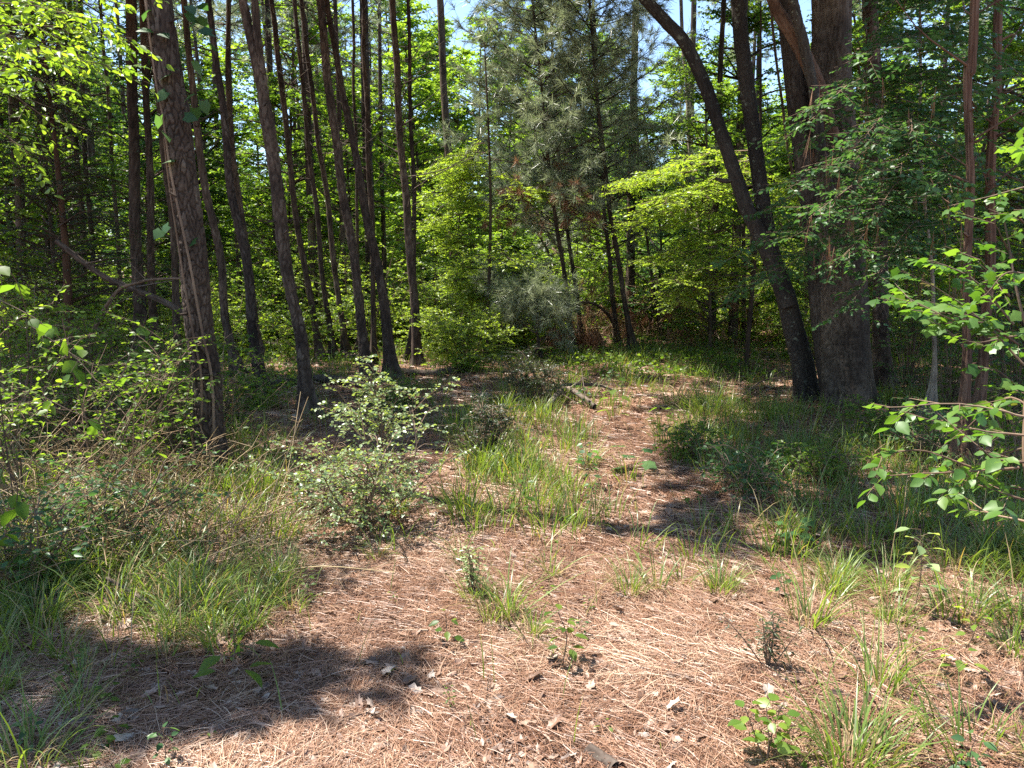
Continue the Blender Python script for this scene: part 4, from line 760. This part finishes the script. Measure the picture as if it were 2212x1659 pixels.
def shade_clusters():
    N = 15000
    gy = rng.uniform(1.0, 18.5, N); gx = rng.uniform(-1, 1, N) * (.72 * gy + 2.5)
    g = np.stack([gx, gy, gh(gx, gy)], -1); px, py, dd = proj(g); L = look(LIGHT, px, py)
    nzv = .5 + .25 * np.sin(gx * 3.1 + 1.7 * np.sin(gy * 2.3)) + .25 * np.sin(gy * 4.7 + 2 * np.sin(gx * 1.9 + 1))
    nz2 = vnoise(gx * 2.2 + 300, gy * 2.2, 64, 21) * .5 + vnoise(gx * 4.5 + 300, gy * 4.5, 64, 22) * .5
    dark = np.clip(((1 - L) - .47 + (nz2 - .5) * 1.5) * 4 + .35, 0, 1) * (L < .97)
    keep = rng.random(N) < dark * np.where(gy < 7, 1, np.where(gy < 13, .6, .3)); g = g[keep]
    z = np.where(g[:, 1] < 6.5, rng.uniform(5.8, 8, len(g)), rng.uniform(6.5, 9.5, len(g))) + np.clip((g[:, 1] - 10) * .35, 0, 3.5)
    c = g + SUN[None] * (z / SUN[2])[:, None]; nearc = g[:, 1] < 6.5
    for cx, r_, pr in CLEAR:
        v = c - np.asarray(cx); dist = np.linalg.norm(v - (v @ SUN)[:, None] * SUN[None], axis=1); kk = ~((dist < r_) & (rng.random(len(c)) < pr)); c = c[kk]; nearc = nearc[kk]
    TB = [q for q in TREES if q[1][1] < 17 and q[0].name.split('.')[0] in ('pine_tree', 'oak_tree', 'leaning_tree', 'cedar_tree', 'dark_tree')]
    B = np.array([q[1][:2] for q in TB]); who = np.argmin(((c[:, None, :2] - B[None]) ** 2).sum(-1), 1)
    for k, q in enumerate(TB):
        m = np.where(who == k)[0]
        if len(m) == 0: continue
        cc = c[m]; lf, wd_ = Acc(), Acc(); nm = q[0].name.split('.')[0]; n1 = len(cc)
        if nm in ('pine_tree', 'dark_tree'):
            nr = nearc[m]
            for sub, per, sg, LL in ((cc[nr], 8, .07, .10), (cc[~nr], 14, .15, .17)):
                if len(sub): O = (sub[:, None] + rng.normal(0, sg, (len(sub), per, 3))).reshape(-1, 3); tufts(lf, O, rdir(len(O), -.1, .8), 26, LL, .013)
            lm = 'needle'
        else:
            per = 75; O = (cc[:, None] + rng.normal(0, .2, (n1, per, 3))).reshape(-1, 3); scatter(lf, LEAF4, O, rdir(len(O), -.4, .4), rdir(len(O), .3, 1), .11); lm = 'leaf_mid'
        sel = rng.permutation(n1)[:max(2, min(11, n1 // 20))]
        for s_ in sel:
            i = int(np.argmin(abs(q[2][:, 2] - (cc[s_][2] - .8)))); o = q[2][i]; e = cc[s_]; tube(wd_, smoothline([o, (o + e) / 2 + [0, 0, .2], e], 8), np.linspace(.014, .004, 8), 4)
        part('crown', lf, M[lm], q[0], False); part('limb', wd_, M['bark_pine'], q[0])  # crown and limb here: added shade clusters, joined to the nearest trunk
shade_clusters()

# ------------------------------------------------------------------ grass and ground plants
def clump_accs(b, n, H, Rb, wd=.007, drn=.25, curl=1.5):
    g, d = Acc(), Acc()
    for a, m, hh, mw in ((g, n, H, wd), (d, int(n * drn) + 14, H * .6, wd * .8)):
        r_ = Rb * np.sqrt(rng.random(m)); q = rng.uniform(0, 6.28, m); B = np.stack([b[0] + r_ * np.cos(q), b[1] + r_ * np.sin(q), np.full(m, b[2] - .01)], -1)
        blades(a, B, q + rng.normal(0, .6, m), hh * rng.uniform(.45, 1.15, m), np.abs(rng.normal(.18, .28, m)) + .5 * r_ / max(Rb, .01) * .4, curl * rng.uniform(.2, 1.5, m) if a is g else rng.uniform(1, 2.2, m), mw * rng.uniform(.6, 1.3, m))
    return g, d
def clump(label, b, n=60, H=.35, Rb=.05, group='grass tufts on the needle floor', **k):
    t = thing('grass_tuft', b, label, 'grass', group); g, d = clump_accs(b, n, H, Rb, **k); part('foliage', g, M['grass'], t); part('thatch', d, M['grass_dry'], t); return t
for x, y, n, H, Rb, lab in [
    (1100, 1330, 34, .42, .05, 'upright grass tuft in the centre foreground beside a tiny bushy plant'), (1745, 1350, 42, .50, .07, 'tall straight bladed grass tuft in the right foreground'),
    (1895, 1490, 42, .38, .07, 'grass tuft with dry skirt below the compound-leaved seedling'), (1850, 1640, 120, .30, .14, 'wide sprawling pale grass tuft at the bottom right'), (2100, 1620, 50, .32, .14, 'loose grass at the bottom right corner'), (60, 1655, 60, .34, .1, 'bright arching grass tuft in the bottom left corner'),
    (480, 1400, 46, .26, .07, 'grass tuft at the end of the long grey stick'), (600, 1160, 110, .36, .16, 'dense sunlit grass tuft left of the pale shrub foot'), (445, 1250, 60, .36, .14, 'arching shaded grass in the left foreground'), (860, 1110, 70, .34, .08, 'bright grass tuft right of the pale shrub foot'),
    (815, 1205, 26, .24, .05, 'small grass tuft in front of the pale shrub'), (1045, 1010, 120, .55, .16, 'largest dark grass clump in the middle of the clearing'), (1150, 1090, 110, .40, .2, 'broad sunlit grass clump in front of the largest dark clump'), (1270, 1005, 60, .40, .08, 'upright grass tuft right of the broad sunlit clump'),
    (1010, 1110, 70, .34, .15, 'grass clump left of the broad sunlit clump'), (1215, 1060, 100, .38, .16, 'grass clump at the right end of the broad sunlit clump'), (1415, 1275, 14, .40, .05, 'few long grass blades beside the dark shadow patch'), (1470, 1265, 12, .34, .05, 'sparse long blades right of the shadow patch'),
    (1540, 900, 200, .62, .3, 'big dark grass clump left of the leaning tree foot'), (1480, 880, 130, .5, .25, 'grass clump beside the arching bare branch'), (1600, 1010, 130, .46, .22, 'grass clump below the leaning tree'), (1720, 985, 100, .5, .2, 'long grass in front of the oak foot'),
    (1380, 775, 140, .6, .3, 'dark bladed clump at the foot of the tallest young pine'), (1760, 1100, 90, .4, .2, 'shaded grass tuft in the right middle ground'), (1690, 1150, 60, .32, .1, 'shaded grass tuft below the right middle ground'), (2140, 1150, 110, .32, .25, 'grass patch under the oval-leaved sapling'),
    (1960, 1100, 110, .36, .25, 'dark grass right of the shaded tuft'), (510, 960, 70, .55, .16, 'bright backlit grass right of the foreground pine'), (400, 960, 50, .5, .12, 'bright backlit grass left of the foreground pine'), (330, 1290, 40, .34, .1, 'thin grass among the low shady shrubs')]:
    clump(lab, G(x, y), int(n * .9), H * (.85 if y < 1200 else 1), Rb)
for x, y, n, H, lab in [(250, 1310, 44, .42, 'long arching shaded grass left of the long thin stick'), (160, 1200, 60, .45, 'tall grass below the brambles at the left'), (370, 1180, 60, .42, 'arching grass in front of the brambles'), (80, 1400, 36, .34, 'thin grass at the left edge of the needle floor'),
    (500, 1130, 60, .42, 'lit arching grass between the brambles and the low spreading shrub'), (300, 1110, 60, .45, 'grass pushing up through the brambles'), (380, 1300, 40, .36, 'grass growing over the long thin stick')]:
    clump(lab, G(x, y), n, H, .14)
# repeated tufts
cps = [clump('x', np.zeros(3), n, H, Rb, wd=wd) for n, H, Rb, wd in [(40, .28, .06, .006), (60, .36, .10, .006), (26, .22, .05, .005), (80, .42, .14, .007), (18, .3, .04, .007)]]
N = 7500; gy = 2.1 * (22 / 2.1) ** rng.random(N); gx = rng.uniform(-1, 1, N) * (.7 * gy + .4); g = np.stack([gx, gy, gh(gx, gy)], -1); px, py, _ = proj(g)
dn = look(GRASS, px, py); keep = rng.random(N) < dn ** 1.6 * 1.2 * np.clip(gy / 7, .22, 1) * (.16 + 4.2 * vnoise(gx * 1.8 + 100, gy * 1.8, 64, 31) ** 3); g = g[keep]; px = px[keep]; py = py[keep]
TD = np.array([q[1][:2] for q in TREES]); ok = (((g[:, None, :2] - TD[None]) ** 2).sum(-1).min(1) > .06); g, px, py = g[ok], px[ok], py[ok]
order = np.argsort(g[:, 1]); g, px, py = g[order], px[order], py[order]
def gsec(px, py):
    h = 'left of the pale shrub' if px < 560 else 'around the pale shrub' if px < 900 else 'down the middle of the clearing' if px < 1300 else 'left of the leaning tree' if px < 1650 else 'under the right hand trees'
    return ('near ' if py > 1150 else 'small ' if py > 900 else 'distant ') + 'green grass tuft ' + h
for i in range(min(240, len(g))):
    o = copy_tree(cps[int(rng.integers(0, 5))]); o.location = g[i].tolist(); o.rotation_euler.z = rng.uniform(0, 6.28); s = rng.uniform(.45, .95); o.scale = (s, s, s); o['label'] = gsec(px[i], py[i]); o['group'] = 'scattered grass tufts'
for p_ in cps: hide_tree(p_)
ga, da = Acc(), Acc()
for i in range(240, len(g)):
    m = int(rng.integers(8, 24)); b = g[i]; r_ = .13 * np.sqrt(rng.random(m)); q = rng.uniform(0, 6.28, m); B = np.stack([b[0] + r_ * np.cos(q), b[1] + r_ * np.sin(q), np.full(m, b[2] - .01)], -1)
    blades(ga, B, q, rng.uniform(.1, .36, m), np.abs(rng.normal(.15, .25, m)), rng.uniform(.3, 1.9, m), np.full(m, .008), 4)
n = 6500; x, y = in_view_points(n, 2.4, 18); qx, qy, _ = proj(np.stack([x, y, gh(x, y)], -1)); k_ = rng.random(n) < .05 + look(GRASS, qx, qy) * np.clip(y / 7, .3, 1); x, y = x[k_], y[k_]; n = len(x)
blades(ga, np.stack([x, y, gh(x, y)], -1), rng.uniform(0, 6.28, n), rng.uniform(.06, .3, n), np.abs(rng.normal(.2, .2, n)), rng.uniform(.2, 1.8, n), rng.uniform(.003, .007, n))
n = 9000; x, y = in_view_points(n, 2.6, 17); qx, qy, _ = proj(np.stack([x, y, gh(x, y)], -1)); k_ = rng.random(n) < look(GRASS, qx, qy) * 1.1; x, y = x[k_], y[k_]; n = len(x)
blades(da, np.stack([x, y, gh(x, y) - .01], -1), rng.uniform(0, 6.28, n), rng.uniform(.08, .42, n), np.abs(rng.normal(.4, .5, n)), rng.uniform(.2, 2.0, n), rng.uniform(.002, .006, n), 4)
tag(part('dry_grass', da, M['grass_dry']), 'dry straw coloured stems lying and arching among the green grass', 'dry grass', kind='stuff')
tag(part('grass', ga, M['grass']), 'thin green grass blades growing through the needle floor', 'grass', kind='stuff')

# seedlings and small plants
def seedling(label, b, H, nlv, size, lmat, tmpl=LEAF8, group='seedlings in the needle floor', name='seedling', stems=1, wid=1.1, spread=.6, cat='seedling'):
    t = thing(name, b, label, cat, group); lf, wd_ = Acc(), Acc()
    for k in range(stems):
        e = b + [rng.normal(0, .12 * H * (stems > 1) + .02), rng.normal(0, .12 * H * (stems > 1) + .02), H * rng.uniform(.75, 1.05)]; c = smoothline([b - [0, 0, .02], (b + e) / 2 + rng.normal(0, .012, 3), e], 14); tube(wd_, c, np.linspace(.003, .0014, 14), 5)
        n = nlv; i = np.linspace(4, 13, n).astype(int); q = np.arange(n) * 2.4 + rng.random(); D = np.stack([np.cos(q), np.sin(q), rng.uniform(-.15, .45, n)], -1)
        pet = size * spread; sticks(wd_, c[i], c[i] + D * pet, .0012, .0008); scatter(lf, tmpl, c[i] + D * pet, D + [0, 0, -.3], np.tile([0, 0, 1.0], (n, 1)) + rng.normal(0, .3, (n, 3)), size * rng.uniform(.7, 1.15, n), wid)
    part('foliage', lf, M[lmat], t); part('stem', wd_, M['twig'], t); return t
seedling('seedling with notched leaves in the centre foreground', G(1212, 1440), .26, 13, .055, 'leaf_mid')
seedling('tiny seedling with few drooping leaves left of the centre foreground', G(965, 1395), .16, 7, .05, 'leaf_mid')
seedling('tall compound-leaved seedling in the right foreground', G(1972, 1330), .42, 15, .075, 'leaf_pale', wid=1.2)
seedling('pale seedling right of the tall compound-leaved one', G(2085, 1400), .24, 9, .06, 'leaf_bright')
seedling('low shiny light green seedling at the bottom edge', G(1655, 1650), .2, 9, .05, 'leaf_bright', stems=4, wid=1.4)
seedling('low dark needle-leaved plant in the right foreground', G(1660, 1445), .24, 26, .028, 'leaf_dark', LEAF4, stems=8, wid=.6)
seedling('small bushy grey green plant left of the centre grass tuft', G(1020, 1280), .26, 24, .03, 'leaf_pale', LEAF4, stems=8, wid=.7)
seedling('broad-leaved sprout in shade at the lower left', G(515, 1490), .2, 6, .11, 'leaf_mid', wid=.9)
seedling('large lobed leaf plant in the shade at the left', G(140, 1260), .16, 6, .13, 'leaf_cool', STAR, wid=1.0)
seedling('bright sprout right of the compound-leaved seedling foot', G(2065, 1460), .12, 7, .07, 'leaf_bright')
seedling('leafy plant in the middle beside the curved branch', G(1330, 925), .5, 9, .12, 'leaf_mid')
seedling('leafy plant right of the one beside the curved branch', G(1425, 930), .34, 7, .12, 'leaf_mid')
seedling('blue green five-leaved creeper left of the leaning tree shade', G(1370, 1020), .2, 7, .13, 'leaf_cool', STAR)
seedling('blue green creeper in front of the shaded right grass', G(1700, 1175), .12, 8, .09, 'leaf_cool', STAR)
sps = [seedling('x', np.zeros(3), H, nlv, s_, lm, tp) for H, nlv, s_, lm, tp in [(.18, 8, .05, 'leaf_mid', LEAF8), (.28, 12, .05, 'leaf_cool', LEAF8), (.14, 6, .07, 'leaf_mid', STAR3), (.10, 5, .05, 'leaf_bright', LEAF8), (.34, 16, .045, 'leaf_mid', LEAF8)]]
N = 900; gy = 2.2 * (18 / 2.2) ** rng.random(N); gx = rng.uniform(-1, 1, N) * (.7 * gy + .3); g = np.stack([gx, gy, gh(gx, gy)], -1); px, py, _ = proj(g)
dn = look(GRASS, px, py) * .6 + .25 * (px < 560) + .03; keep = rng.random(N) < dn; g = g[keep][:260]; px = px[keep][:260]; py = py[keep][:260]
for i in range(len(g)):
    o = copy_tree(sps[int(rng.integers(0, 5))]); o.location = g[i].tolist(); o.rotation_euler.z = rng.uniform(0, 6.28); s = rng.uniform(.35, .8) if py[i] > 1150 else rng.uniform(.6, 1.4); o.scale = (s, s, s); o['label'] = gsec(px[i], py[i]).replace('grass tuft', 'leafy seedling'); o['group'] = 'scattered leafy seedlings'
for p_ in sps: hide_tree(p_)
print('objects', len(bpy.data.objects), 'polys', sum(len(m.polygons) for m in bpy.data.meshes))
